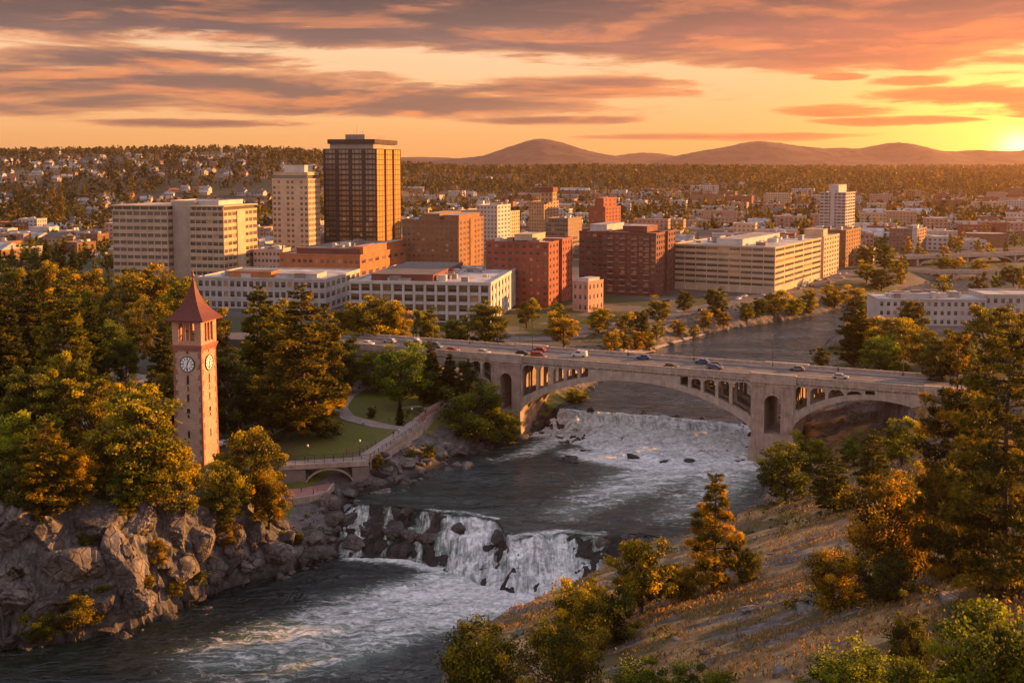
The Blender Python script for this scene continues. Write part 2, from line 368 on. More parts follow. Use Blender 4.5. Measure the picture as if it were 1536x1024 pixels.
# ------------------------------------------------------------------ terrain
# left side: photo column, row, ground height, width of the bank
CLP = [(-200, 790, 25, 7), (20, 765, 24.5, 9), (100, 757, 24.5, 9), (215, 757, 23.5, 9), (260, 762, 22, 9), (330, 778, 19.5, 8), (390, 790, 15, 8), (430, 800, 10, 9), (470, 790, 6.5, 8), (495, 780, 6, 7),
       (440, 745, 8.1, 6), (490, 738, 8.1, 5), (520, 728, 8.3, 5), (430, 690, 13.4, 5), (545, 686, 13.4, 10), (575, 668, 14, 14), (606, 648, 14.8, 17), (655, 608, 16.5, 20), (700, 575, 17.8, 18), (760, 560, 17.5, 12),
       (480, 650, 15.2, 15), (440, 668, 14.6, 15), (590, 612, 16.8, 15), (540, 590, 17.3, 15), (312, 697, 21.5, 9), (100, 560, 23, 9), (20, 640, 25, 9), (200, 560, 21.5, 9), (330, 560, 20, 12), (620, 530, 21, 15), (560, 520, 21.5, 15),
       (800, 545, 19, 10), (880, 510, 18.5, 12), (960, 490, 18.5, 12), (1060, 470, 18.5, 12), (1200, 450, 19, 14), (700, 480, 20, 15), (400, 480, 20, 15), (50, 480, 21, 15), (1300, 425, 19, 15), (1400, 400, 19, 15)]
_cl = np.array([(*at(x, y, z)[:2], z, w) for x, y, z, w in CLP])
def idw(X, Y):
    a = np.zeros(X.shape); b = np.zeros(X.shape); s = np.zeros(X.shape)
    for x, y, z, w in _cl:
        k = 1/((X-x)**2+(Y-y)**2+6.)**1.7; a += k*z; b += k*w; s += k
    return a/s, b/s
def hillside(X, Y):
    return 25+.235*(200-Y)+.26*(X-57)
def ridge(px):
    # height of the far hills seen in each photo column
    return np.interp(px, [-900, -300, 0, 120, 300, 420, 480, 600, 700, 850, 1000, 1150, 1300, 1536, 2200], [110, 112, 116, 120, 124, 121, 112, 78, 62, 66, 68, 58, 44, 38, 38])
def terr(X, Y, detail=True):
    X = np.asarray(X, float); Y = np.asarray(Y, float); sh = X.shape; X = X.ravel(); Y = Y.ravel()
    wl, t1, t2 = water(X, Y)
    dl, dr = segdist(X, Y, LB), segdist(X, Y, RB); ins = inside(X, Y)
    P, w = idw(X, Y); P = np.where(Y > 560, 19+0*P, P)
    t = np.clip(dl/w, 0, 1)
    zl = wl+(P-wl)*np.where(w < 10.5, 1-(1-t)**2.6, .35*t+.65*t*t*(3-2*t))
    hs = hillside(X, Y); hs = np.maximum(hs, wl+1.2+np.minimum(dr, 60)*.09)
    hs = np.where(X > 120, np.minimum(hs, 64), np.minimum(hs, 60))
    plat = 21-5.2*sstep(545, 600, Y)*sstep(170, 210, X)
    k = sstep(268, 345, Y+.15*X); hs0 = hs; hs = hs*(1-k)+np.minimum(np.maximum(wl+1.0+dr*.28, hs), plat+2*k)*k
    eb = segdist(X, Y, np.array([(122., 307.), (165., 288.), (330., 213.)])); hs = np.where(X > 105, np.maximum(hs, 30.6-.5*np.maximum(0, eb-11)), hs)
    zr = wl+(hs-wl)*sstep(0, 7, dr)
    left = dl < dr
    z = np.where(left, zl, zr)
    bank = np.where(ins, 0, np.exp(-((np.where(left, dl/np.maximum(w, 5), dr/14)-.45)/.55)**2))
    bank = np.where(ins, .6, bank)
    bed = wl-.9-1.6*sstep(0, 6, np.minimum(dl, dr))
    in1 = sstep(1.12, 1.0, t1)*sstep(-.25, 0, t1)*(Y < 300); ledge = 1-np.abs(2*fbm(X*.30, Y*.30, 0, 4, 121)-1)
    bed = bed+in1*(wl-.55+(1-np.clip(fall_side(X, Y, t1), 0, 1))*1.9*(ledge-.35)+1.3*(ledge-.90)-bed)
    in2 = sstep(1.02, .97, t2)*sstep(-.5, -.1, t2)*(Y > 300); bed = bed+in2*(wl-1.15+1.9*(ledge-.55)+.5*np.exp(-np.minimum(dl, dr)/8)-bed)
    z = np.where(ins, bed, z)
    # far country
    px = 768+F*X/np.maximum(Y, 50)
    far = np.where(px < 480, sstep(1050, 3000, Y), np.where(px > 620, sstep(1900, 3300, Y), sstep(1050+850*(px-480)/140, 3000+300*(px-480)/140, Y)))*(ridge(px)-19)
    back = sstep(3000, 5200, Y)*(1-sstep(5200, 9000, Y)*0)
    zf = 19+far*(1-back)+back*(66-19)
    z = np.where(Y > 900, zf*sstep(900, 1150, Y)+z*(1-sstep(900, 1150, Y)), z)
    if detail:
        n = fbm(X*.09, Y*.09, 0, 5, 3)-.5; rid = 1-np.abs(2*fbm(X*.16, Y*.16, 0, 4, 9)-1)
        rough = np.where(left, bank*sstep(3, 9, P-wl+6), bank)
        z = z+rough*(2.6*n+1.6*(rid-.75))*np.where(ins, .25, 1)
        hs_m = (~left)*(~ins)*(Y < 330)
        z = z+hs_m*(.5*(fbm(X*.4+Y*.1, Y*.5-X*.2, 0, 3, 23)-.5)+1.5*(fbm(X*.06, Y*.06, 0, 4, 21)-.5)+.55*(rid-.7)*sstep(.45, .6, fbm(X*.05, Y*.05, 0, 3, 33)))
        z = z+np.where(Y > 1100, sstep(1100, 2200, Y)*9*(fbm(X*.004, Y*.004, 0, 4, 41)-.5), 0)
    return z.reshape(sh)
def ground(x, y): return float(terr(np.array([x]), np.array([y]))[0])
_TT = np.geomspace(50, 5200, 900)
def hit(px, py):
    """the point of the ground seen at a photo pixel"""
    d = ray(px, py); d = d/d[1]; X = d[0]*_TT; Y = _TT; Z = HC+d[2]*_TT
    below = Z < terr(X, Y); i = int(np.argmax(below)) if below.any() else len(_TT)-1
    lo, hi = _TT[max(i-1, 0)], _TT[i]; s = np.linspace(lo, hi, 40); b = (HC+d[2]*s) < terr(d[0]*s, s)
    t = s[int(np.argmax(b))] if b.any() else hi
    return np.array([d[0]*t, t, HC+d[2]*t])
def grid(xs, ys):
    nx, ny = len(xs), len(ys); X, Y = np.meshgrid(xs, ys)
    i = np.arange(ny-1)[:, None]*nx; j = np.arange(nx-1)[None]
    return X, Y, np.stack([i+j, i+j+1, i+nx+j+1, i+nx+j], -1).reshape(-1, 4)
def grow(a, b, s, k):
    r = [a]
    while r[-1] < b: s *= k; r.append(r[-1]+s)
    return r
def axis(lo, a, b, hi, s, k):
    m = list(np.arange(a, b, s)); l = [2*a-q for q in grow(a, 2*a-lo, s, k)][1:][::-1]; return np.array(l+m+grow(m[-1], hi, s, k)[1:])
def build_terrain():
    xs = axis(-8500, -128, 135, 8500, .7, 1.075); ys = axis(-400, 60, 390, 13200, .7, 1.028)
    X, Y, Q = grid(xs, ys); Z = terr(X, Y)
    # crags: push steep ground along its normal with cell-like noise
    gy, gx = np.gradient(Z); gx = gx/np.gradient(xs)[None]; gy = gy/np.gradient(ys)[:, None]
    st = np.hypot(gx, gy); near = (Y < 420) & (np.abs(X) < 160)
    amt = sstep(.5, 1.3, st)*near
    c = np.abs(2*fbm(X*.22+Z*.08, Y*.22, Z*.25, 4, 71)-1); c2 = vnoise(np.floor(X*.35+3*vnoise(X*.2, Y*.2, Z*.2, 4)), np.floor(Z*.4+2*vnoise(X*.2, Y*.2, 7, 8)), 0, 15)
    dsp = amt*(2.4*(c-.35)+1.7*(c2-.5)); nl = np.sqrt(1+gx**2+gy**2)
    Xd = X-gx/nl*dsp; Yd = Y-gy/nl*dsp; Zd = Z+dsp/nl*.5
    # true ground colours
    wl = water(X.ravel(), Y.ravel())[0].reshape(X.shape); dl = segdist(X, Y, LB); dr = segdist(X, Y, RB); left = dl < dr
    n = fbm(X*.05, Y*.05, 0, 5, 51); n2 = fbm(X*.25, Y*.25, 0, 4, 52); n3 = fbm(X*.012, Y*.012, 0, 4, 53); n4 = fbm(X*.004, Y*.004, 0, 4, 54)
    def mixc(A, c, k): k = np.clip(k, 0, 1)[..., None]; return A*(1-k)+np.array(c)*k
    A = np.zeros(X.shape+(3,))+np.array((.085, .072, .062))                       # town ground
    A = mixc(A, (.045, .047, .014), sstep(.42, .54, n3)*(Y < 1300)); A = mixc(A, (.15, .12, .10), sstep(.58, .68, n)*.7)
    A = mixc(A, (.030, .027, .012), np.where(768+F*X/np.maximum(Y, 50) < 480, sstep(900, 1500, Y), sstep(1900, 2500, Y))*.92); A = mixc(A, (.12, .082, .05), sstep(.5, .66, n4)*sstep(1100, 1700, Y)*(1-sstep(3200, 4600, Y))*.7)
    A = mixc(A, (.022, .026, .012), sstep(3800, 5200, Y))
    park = left*(Y < 372)*(Y > 205)*(X < 20); lawn = mixc(np.zeros_like(A)+np.array((.085, .105, .016)), (.12, .108, .026), sstep(.4, .7, n)); A = np.where(park[..., None] > 0, lawn, A)
    A = mixc(A, (.05, .038, .02), park*sstep(-52, -62, X)*(.6+.4*n2))                 # leaf litter under the trees
    hill = (~left)*(Y < 345)*1.; dry = mixc(np.zeros_like(A)+np.array((.19, .115, .058)), (.34, .21, .09), sstep(.42, .6, fbm(X*.35+Y*.1, Y*.5-X*.25, 0, 4, 57)))
    dry = mixc(dry, (.055, .048, .016), sstep(.53, .60, fbm(X*.1, Y*.16, 0, 4, 61))*.85); dry = mixc(dry, (.13, .055, .022), sstep(50, 66, X+.2*(150-Y))*sstep(.35, .6, n)*.8)
    A = mixc(A, (0, 0, 0), hill); A = A+dry*hill[..., None]
    rk = np.maximum(sstep(.55, .95, st)*near, (np.minimum(dl, dr) < 9)*sstep(3.5, 2., np.minimum(dl, dr)+1.2*n2)*1.)
    rk = np.maximum(rk, hill*sstep(.56, .64, fbm(X*.12+Y*.05, Y*.30-X*.1, 0, 5, 66))*.95)
    rk = np.maximum(rk, ((Z-wl) < 9)*left*near*sstep(14, 10, dl)*(Y < 345))
    rk = np.maximum(rk, inside(X, Y)*1.)
    rkf = rk.ravel(); me_attr = dict(albedo=A.reshape(-1, 3), rocky=rkf, wet=sstep(1.6, .2, (Zd-wl)).ravel())
    m, g = newmat('ground'); p = pos(g)
    al = g.n('ShaderNodeAttribute', attribute_name='albedo').outputs['Vector']; rkm = g.n('ShaderNodeAttribute', attribute_name='rocky').outputs['Fac']; wet = g.n('ShaderNodeAttribute', attribute_name='wet').outputs['Fac']
    n1 = g.noise(p, .25, 8, .68, .4); nn = g.noise(p, 1.7, 8, .7); tuft = g.noise(g.vm('MULTIPLY', p, (1., 1.3, 2.)), 2.6, 5, .7)
    cr = g.vor(g.vm('ADD', p, g.vm('MULTIPLY', g.xyz(n1, n1, nn), (3., 3., 3.))), .26, 'DISTANCE_TO_EDGE')
    rc = g.ramp(g.m('ADD', g.m('MULTIPLY', n1, .55), g.m('MULTIPLY', nn, .45)), [(.28, (.035, .031, .030)), (.45, (.085, .076, .072)), (.58, (.17, .152, .143)), (.72, (.35, .32, .30))])
    rc = g.mix(g.m('MULTIPLY', g.sm(cr, 0., .05, .75, 0.), g.sm(nn, .46, .56)), rc, (.018, .015, .014))
    rc = g.mix(g.m('MULTIPLY', g.sm(g.noise(p, .32, 5, .6), .58, .68), .5), rc, (.055, .050, .014))
    rc = g.mix(g.m('MULTIPLY', wet, .85), rc, (.016, .013, .011))
    k = g.sm(tuft, .3, .7, .55, 1.5, 'LINEAR'); gc = g.vm('MULTIPLY', al, g.xyz(k, k, k))
    rf = g.sm(g.m('ADD', rkm, g.m('MULTIPLY', g.m('SUBTRACT', nn, .5), .7)), .35, .65)
    c = g.mix(rf, gc, rc)
    h = g.m('ADD', g.m('MULTIPLY', g.mix(rf, g.xyz(tuft, tuft, tuft), g.xyz(nn, nn, nn)), .6), g.m('MULTIPLY', g.sm(cr, 0., .1), g.m('MULTIPLY', rf, .25)))
    finish(g, princ(g, c, .88, 0., .2, bump(g, h, .45, .8)))
    o = mesh_np('ground', np.stack([Xd, Yd, Zd], -1).reshape(-1, 3), Q, m, attrs=me_attr, smooth=False); tag(o, kind='structure')
build_terrain()

def build_water():
    xs = np.concatenate([np.arange(-150, -70, .7), np.arange(-70, 45, .34), np.arange(45, 130, .7), grow(130, 1000, 1., 1.04)])
    ys = np.concatenate([np.arange(120, 205, .8), np.arange(205, 300, .34), np.arange(300, 380, .5), grow(380, 1000, .7, 1.015)])
    X, Y, Q = grid(xs, ys); z, t1, t2 = water(X, Y); z = z.copy()
    ins = inside(X, Y); dl, dr = segdist(X, Y, LB), segdist(X, Y, RB); de = np.where(ins, np.minimum(dl, dr), -np.minimum(dl, dr))
    up = Y > np.interp(X, *FOOT2.T)-12
    def plume(pts, z0, w, k0, k1):
        P = np.array([at(*p, z0)[:2] for p in pts]); best = np.zeros(X.shape); n = len(P)-1
        for i in range(n):
            (ax, ay), (bx, by) = P[i], P[i+1]; vx, vy = bx-ax, by-ay; t = np.clip(((X-ax)*vx+(Y-ay)*vy)/(vx*vx+vy*vy), 0, 1)
            d = np.hypot(X-ax-t*vx, Y-ay-t*vy); f = (i+t)/n; ww = w[0]+(w[1]-w[0])*f
            best = np.maximum(best, (k0+(k1-k0)*f)*np.exp(-(d/ww)**2))
        return best
    warp = 4*(fbm(X*.08, Y*.08, 0, 3, 81)-.5)
    c1 = plume([(860, 886), (760, 882), (690, 880), (600, 900), (510, 930), (420, 962), (330, 990)], 0, (11, 14), 1.25, .5)
    c1 = np.maximum(c1, plume([(800, 895), (700, 910), (600, 940), (480, 985), (360, 1020)], 0, (10, 11), 1.1, .4))
    c1 = np.maximum(c1, plume([(520, 836), (600, 842), (680, 856), (740, 870)], 0, (2.2, 4), .8, 1.2))
    c2 = plume([(870, 680), (960, 698), (1040, 700), (1125, 698)], 7, (7, 9), 1.0, 1.0)
    c2 = np.maximum(c2, plume([(1000, 705), (960, 725), (900, 745), (850, 770)], 7, (16, 10), .85, .45)); c2 = np.maximum(c2, plume([(1080, 710), (1060, 740), (1000, 775)], 7, (13, 10), .8, .42))
    c2 = np.maximum(c2, plume([(840, 655), (790, 680), (740, 690)], 7, (6, 5), .8, .35))
    lip = plume([(745, 778), (700, 768), (640, 764)], 7, (1.2, 1.2), .7, .5); lip = np.maximum(lip, plume([(760, 805), (840, 796), (905, 800)], 7, (1.8, 1.8), .8, .6))
    f1 = sstep(1.03, .93, t1)*sstep(-.12, .02, t1)*(~up); f2 = sstep(1.01, .95, t2)*sstep(-.25, .05, t2)*up
    # the two side falls on the left, the broad ones in the middle, a veil over ledges on the right
    side = fall_side(X, Y, t1)
    f1 = f1*side*(.72+.7*fbm(X*.22, Y*.3, 0, 3, 86)); f2 = f2*(.55+.85*fbm(X*.09, Y*.2, 0, 3, 87))
    foam = np.clip(np.maximum.reduce([c1*(~up), c2*(up | (Y > np.interp(X, *LIP1.T))), lip*(t1 > .8), f1, f2]), 0, 1.3)
    churn = np.clip(np.maximum(foam, .35*(Y > np.interp(X, *LIP1.T))*(Y < 345)+.22), 0, 1.2)
    amp = np.minimum(1, np.clip(de, 0, 6)/3)
    z = z+amp*(churn*.85*(fbm(X*.28, Y*.42, 0, 4, 91)-.5)+.5*churn*(1-np.abs(2*fbm(X*.16+warp*.2, Y*.30, 0, 3, 95)-1)-.6)+.10*(fbm(X*.5, Y*.9, 0, 3, 93)-.5))
    z = z+f1*2.6*(fbm(X*.33, Y*.10, 0, 4, 97)-.5)*amp+f2*1.5*(fbm(X*.30, Y*.16, 0, 4, 98)-.5)*amp+.5*(~up)*churn*(fbm(X*.12, Y*.12, 0, 2, 99)-.5)*amp
    z = z-np.clip(1-side, 0, 1)*.9*sstep(1.02, .9, t1)*sstep(-.15, .1, t1)*(~up)
    # rows of cells far outside the river are dropped
    keep = (de > -5).ravel()[Q].all(1)
    Q = Q[keep]; used = np.unique(Q); mp = np.zeros(X.size, int); mp[used] = np.arange(len(used))
    # flow coordinates: across (u) and along (v)
    fallm = np.clip(f1+f2*sstep(.62, .8, t2)*.8, 0, 1)
    V = np.stack([X, Y, z], -1).reshape(-1, 3)[used]
    m, g = newmat('river_water'); p = pos(g)
    fo = g.n('ShaderNodeAttribute', attribute_name='foam').outputs['Fac']; fl = g.n('ShaderNodeAttribute', attribute_name='fall').outputs['Fac']; ch = g.n('ShaderNodeAttribute', attribute_name='churn').outputs['Fac']
    x, y, zz = g.sep(p)
    wv = g.noise(p, .13, 4, .55); wp = g.vm('ADD', p, g.vm('MULTIPLY', g.xyz(wv, g.noise(p, .17, 3), 0.), (9., 7., 0.)))
    lace = g.vor(g.vm('MULTIPLY', wp, (.36, .95, .5)), .6, 'DISTANCE_TO_EDGE'); lace2 = g.vor(g.vm('MULTIPLY', wp, (.4, .8, .4)), 2.0, 'DISTANCE_TO_EDGE')
    web = g.m('MAXIMUM', g.sm(lace, .0, .20, 1., 0.), g.sm(lace2, .0, .13, .35, 0.))
    nz = g.noise(g.vm('MULTIPLY', wp, (.34, 1.05, .5)), .5, 8, .66)
    nz2 = g.noise(g.vm('MULTIPLY', wp, (.7, 2.2, 1.)), 1.5, 6, .7)
    pool = g.m('ADD', g.m('MULTIPLY', web, .17), g.m('ADD', .48, g.m('MULTIPLY', g.m('SUBTRACT', g.m('ADD', g.m('MULTIPLY', nz, .6), g.m('MULTIPLY', nz2, .4)), .5), 2.1)))
    st = g.noise(g.vm('MULTIPLY', p, (1.9, .16, .22)), 1.25, 6, .62, .6); st2 = g.noise(g.vm('MULTIPLY', p, (.9, .25, .3)), .6, 4, .6, .8)
    strk = g.m('ADD', g.m('MULTIPLY', g.m('SUBTRACT', st, .5), 1.7), g.m('ADD', .62, g.m('MULTIPLY', g.m('SUBTRACT', st2, .5), .9)))
    pat = g.n('ShaderNodeMix', data_type='FLOAT'); g.set(pat.inputs[0], fl); g.set(pat.inputs[2], pool); g.set(pat.inputs[3], strk); pat = pat.outputs[0]
    lo = g.n('ShaderNodeMix', data_type='FLOAT'); g.set(lo.inputs[0], fl); g.set(lo.inputs[2], .86); g.set(lo.inputs[3], 1.06); lo = lo.outputs[0]
    mask = g.sm(g.m('ADD', g.m('MULTIPLY', fo, .85), pat), lo, g.m('ADD', lo, g.m('ADD', .52, g.m('MULTIPLY', fl, .08))))
    deep = g.mix(g.sm(ch, .15, 1.), (.004, .010, .010), (.015, .036, .031))
    deep = g.mix(g.m('MULTIPLY', g.sm(fo, .15, .8), .9), deep, (.15, .215, .17))
    fc = g.mix(g.sm(g.m('ADD', g.noise(p, .9, 5, .65), g.m('MULTIPLY', fl, g.m('MULTIPLY', g.m('SUBTRACT', st2, .5), 1.2))), .32, .62), (.48, .50, .50), (.90, .89, .87))
    c = g.mix(mask, deep, fc)
    r = g.m('ADD', .05, g.m('MULTIPLY', mask, .6))
    rip = g.m('ADD', g.m('MULTIPLY', g.noise(g.vm('MULTIPLY', wp, (.45, 1.25, .5)), .42, 6, .66, .8), 2.2), g.m('MULTIPLY', g.noise(g.vm('MULTIPLY', wp, (.6, 1.6, 1.)), 1.3, 4, .6, .5), .7))
    swell = g.noise(g.vm('MULTIPLY', wp, (.07, .20, .1)), 1., 4, .6, .6)
    gust = g.sm(g.noise(g.vm('MULTIPLY', p, (.020, .055, 0.)), 1., 5, .62, .6), .42, .58)
    r = g.m('ADD', r, g.m('MULTIPLY', gust, .10))
    rip = g.m('ADD', g.m('MULTIPLY', rip, g.m('ADD', .5, gust)), g.m('MULTIPLY', swell, 7.))
    rip = g.m('MULTIPLY', rip, g.m('ADD', .35, g.m('MULTIPLY', ch, 1.0)))
    finish(g, princ(g, c, r, 0., .5, bump(g, g.m('ADD', rip, g.m('MULTIPLY', mask, .3)), 1.0, .8)))
    o = mesh_np('river', V, mp[Q], m, smooth=True, attrs=dict(foam=foam.ravel()[used], fall=fallm.ravel()[used], churn=churn.ravel()[used])); tag(o, kind='structure')
build_water()

def build_mountains():
    m, g = newmat('mountain'); p = pos(g)
    c = g.mix(g.sm(g.noise(p, .006, 8, .7), .4, .6), (.030, .026, .030), (.085, .062, .058)); finish(g, princ(g, c, .95, 0., .1))
    for Yc, dep, pk in ((9000, 1500, [(812, 207, 62), (890, 232, 70), (1140, 211, 75), (1215, 224, 65), (1340, 212, 62), (1460, 226, 95), (1060, 228, 60), (1620, 215, 100), (700, 238, 60), (1260, 224, 40)]), (11200, 1400, [(965, 229, 75), (640, 236, 130), (500, 243, 200)])):
        xs = np.arange(-1500, 7000, 22.); ys = np.linspace(Yc-dep, Yc+dep, 90); X, Y, Q = grid(xs, ys)
        px = 768+F*xs/Yc; row = np.full(len(xs), 252.)
        a = np.zeros(len(xs))
        for cx, top, s in pk: a = a+((252-top)*np.exp(-np.abs((px-cx)/(1.12*s))**1.7/1.6))**4
        a = (a+1e-6)**.25*.965
        H = HC+(248-(252-a))/F*Yc
        prof = np.exp(-((Y-Yc)/(dep*.55))**2)
        Z = 40+(H[None]-40)*prof+prof*22*(fbm(X*.0022, Y*.0022, 0, 5, 101)-.5)+prof*9*(vnoise(X*.03, Y*.03, 0, 104)-.5)
        tag(mesh_np('mountains', np.stack([X, Y, Z], -1).reshape(-1, 3), Q, m, smooth=False), kind='structure')
build_mountains()
# ------------------------------------------------------------------ the arched road bridge
def strip_mesh(name, pts_left, pts_right, dz, mat, kind='structure'):
    V = []; Q = []
    for (a, b) in zip(pts_left, pts_right): V += [(a[0], a[1], a[2]+dz), (b[0], b[1], b[2]+dz)]
    for i in range(len(pts_left)-1): Q.append((2*i, 2*i+1, 2*i+3, 2*i+2))
    return tag(mesh_np(name, V, Q, mat), kind=kind)
def ribbon(name, pts, width, dz, mat, drape=True, thick=0.25, kind='structure', n=60):
    """a road or path: a thick strip along a smoothed centre line, draped on the ground"""
    P = np.array([p[:2] for p in pts], float); Zc = np.array([p[2] if len(p) > 2 else 0 for p in pts], float)
    t = np.concatenate([[0], np.cumsum(np.hypot(*np.diff(P, axis=0).T))]); s = np.linspace(0, t[-1], n)
    x, y, zc = np.interp(s, t, P[:, 0]), np.interp(s, t, P[:, 1]), np.interp(s, t, Zc)
    for _ in range(3):
        for a in (x, y): a[1:-1] = .25*a[:-2]+.5*a[1:-1]+.25*a[2:]
    tx, ty = np.gradient(x), np.gradient(y); l = np.hypot(tx, ty); nx, ny = -ty/l, tx/l
    V = []; Q = []
    for i in range(n):
        for k, q in enumerate((-.5, -.25, 0, .25, .5)):
            a, b = x[i]+nx[i]*q*width, y[i]+ny[i]*q*width
            V.append((a, b, (ground(a, b) if drape else zc[i])+dz))
    if drape:
        z = np.array([v[2] for v in V]).reshape(n, 5); z = np.maximum(z, z.mean(1)[:, None]-.1)
        for _ in range(4): z[1:-1] = np.maximum(z[1:-1], .5*(z[:-2]+z[2:])-.02)
        V = [(v[0], v[1], q) for v, q in zip(V, z.ravel())]
    m = len(V); V += [(v[0], v[1], v[2]-thick) for v in V]
    for i in range(n-1):
        for k in range(4): a = i*5+k; Q.append((a, a+5, a+6, a+1))
        a, b = i*5, i*5+4; Q += [(a, a+m, a+5+m, a+5), (b, b+5, b+5+m, b+m)]
    for k in range(4): Q += [(k, k+1, k+1+m, k+m), ((n-1)*5+k, (n-1)*5+k+m, (n-1)*5+k+1+m, (n-1)*5+k+1)]
    return tag(mesh_np(name, V, Q, mat), kind=kind)

BZ = 31.0                                    # road level on the bridge
_A, _B = at(657, 524, BZ+1.1), at(1394, 580, BZ+1.1)
BANG = math.atan2(_B[1]-_A[1], _B[0]-_A[0]); BU = np.array([math.cos(BANG), math.sin(BANG), 0]); BN = np.array([-math.sin(BANG), math.cos(BANG), 0])
BO = np.array([_A[0], _A[1], 0]); BW = 20.0; BL = float(np.hypot(*(_B-_A)[:2]))
def bx(px, z=22.): return along(BO+np.array([0, 0, z]), BU, px)
def bpt(x, y, z): p = BO+BU*x+BN*y; return np.array([p[0], p[1], z])
def build_bridge():
    root = empty('arch_bridge', (BO[0], BO[1], 0), BANG)
    tag(root, 'weathered concrete road bridge on open-spandrel arches across the river', 'bridge')
    x0, x1 = -48., BL+34.
    d = MB(); d.box(x0, x1, .5, BW-.5, BZ-1.32, BZ-.15); d.box(x0, x1, .1, BW-.1, BZ-.9, BZ-.18)
    for k in range(int((x1-x0)/2.2)):      # cantilever brackets below the edge
        d.box(x0+k*2.2, x0+k*2.2+.5, .12, .52, BZ-1.25, BZ-.9); d.box(x0+k*2.2, x0+k*2.2+.5, BW-.52, BW-.12, BZ-1.25, BZ-.9)
    d.build('deck', CONC, root)
    w = MB(); w.box(x0, x1, 2.6, BW-2.6, BZ-.14, BZ-.02); w.build('roadway', ASPH, root)
    for ya, yb in ((.55, 2.6), (BW-2.6, BW-.55)):
        s = MB(); s.box(x0, x1, ya, yb, BZ-.145, BZ+.14); s.build('sidewalk', PAVE, root)
    lm = MB()
    for y in (6.3, 13.7):
        for k in range(int((x1-x0)/7)): lm.box(x0+k*7, x0+k*7+3., y-.08, y+.08, BZ-.019, BZ-.012)
    for y in (9.85, 10.15): lm.box(x0, x1, y-.06, y+.06, BZ-.019, BZ-.011)
    lm.build('lane_marking', plain('road_paint', (.6, .5, .3), .7, .3), root)
    px1, px2 = (bx(738), bx(781)), (bx(1128), bx(1190)); px3 = (bx(1388), bx(1388)+9); px0 = (bx(690)-24, bx(690)-20)
    piers = [px1, px2, px3]
    for y0, y1, yo in ((0, .45, -.12), (BW-.45, BW, BW-.4)):
        p = MB(); p.box(x0, x1, y0, y1, BZ-.16, BZ+.85); p.box(x0, x1, y0-.1, y1+.1, BZ+.86, BZ+1.1)
        for k in range(int((x1-x0)/4.6)): p.box(x0+k*4.6, x0+k*4.6+.55, y0-.16, y1+.16, BZ-.2, BZ+1.17)
        for a, b in piers: p.box(a-.6, b+.6, y0-.5, y1+.5, BZ-1.3, BZ+1.35)
        p.build('parapet', CONC, root)
    # piers: two legs joined by an arched head, on a spreading base
    def pier(a, b, zb, zo):
        m = MB(); w = b-a; q = w*.30
        for yb in ((0., BW),):
            m.box(a, a+q, -.3, BW+.3, zo-.2, BZ-1.31); m.box(b-q, b, -.3, BW+.3, zo-.2, BZ-1.31)
        h = (w-2*q)/2; cz = BZ-4.6-h; N = 12
        for k in range(N):
            t0, t1 = math.pi*k/N, math.pi*(k+1)/N
            xa, xb = a+q+h-h*math.cos(t0), a+q+h-h*math.cos(t1); za, zb_ = cz+h*math.sin(t0), cz+h*math.sin(t1)
            m.add([(xa, -.25, za), (xb, -.25, zb_), (xb, -.25, BZ-1.31), (xa, -.25, BZ-1.31), (xa, BW+.25, za), (xb, BW+.25, zb_), (xb, BW+.25, BZ-1.31), (xa, BW+.25, BZ-1.31)],
                  [(0, 1, 2, 3), (4, 7, 6, 5), (0, 4, 5, 1)])
            for y in (-.25, BW+.25):     # keystoned ring round the opening
                r = h+.7; m.add([(a+q+h-c*math.cos(t), yy, cz+c*math.sin(t)) for yy in (y-.12, y+.12) for c in (h-.02, r) for t in (t0, t1)], [(0, 1, 3, 2), (4, 6, 7, 5), (2, 3, 7, 6), (0, 4, 5, 1)])
        m.frustum(((a+b)/2, BW/2), w/2+.2, BW/2+.6, w/2+.05, BW/2+.42, zo-5, zo)
        m.frustum(((a+b)/2, BW/2), w/2+1.2, BW/2+1.8, w/2+.5, BW/2+1., zb-6, zo-4.4)
        for xa in (a, b-q): m.box(xa-.15, xa+q+.15, -.48, BW+.48, BZ-2.1, BZ-1.5)
        return m.build('pier', plain('pier_concrete', (.30, .215, .165), .9, .5, .4), root)
    pier(*px1, 9, 14.8); pier(*px2, 5.5, 15.4); pier(*px3, 16, 22)
    ribs = [(-.05, 1.7), (6.2, 7.4), (12.6, 13.8), (BW-1.7, BW+.05)]
    def arch(xs, zs, xe, ze, zc, th, cols, solid, xc=None):
        """ribs and barrel between two springings, then the columns and arched heads above"""
        xc = (xs+xe)/2 if xc is None else xc
        def zi(x):
            a, z0 = (xc-xs, zs) if x < xc else (xe-xc, ze)
            u = abs(x-xc)/a; return z0+(zc-z0)*(1-.55*u*u-.45*(1-math.sqrt(max(0, 1-min(u, 1)**2))))
        X = np.linspace(xs, xe, 49); Z = np.array([zi(x) for x in X]); T = th*(1+.55*np.abs((X-xc)/(xe-xs)*2)**1.5)
        dz = np.gradient(Z, X); nl = np.sqrt(1+dz*dz); Xt, Zt = X-dz/nl*T*0, Z+T*nl*.92
        for y0, y1 in ribs:
            m = MB(); n = len(X); V = [(x, y, z) for y in (y0, y1) for zz in (Z, Zt) for x, z in zip(X, zz)]; Q = []
            for i in range(n-1):
                Q += [(i, i+1, n+i+1, n+i), (2*n+i, 3*n+i, 3*n+i+1, 2*n+i+1), (i, 2*n+i, 2*n+i+1, i+1), (n+i, n+i+1, 3*n+i+1, 3*n+i)]
            m.add(V, Q); m.build('arch_rib', CONC, root)
        m = MB(); n = len(X); zb0, zb1 = Z+T*.45, Z+T*.75
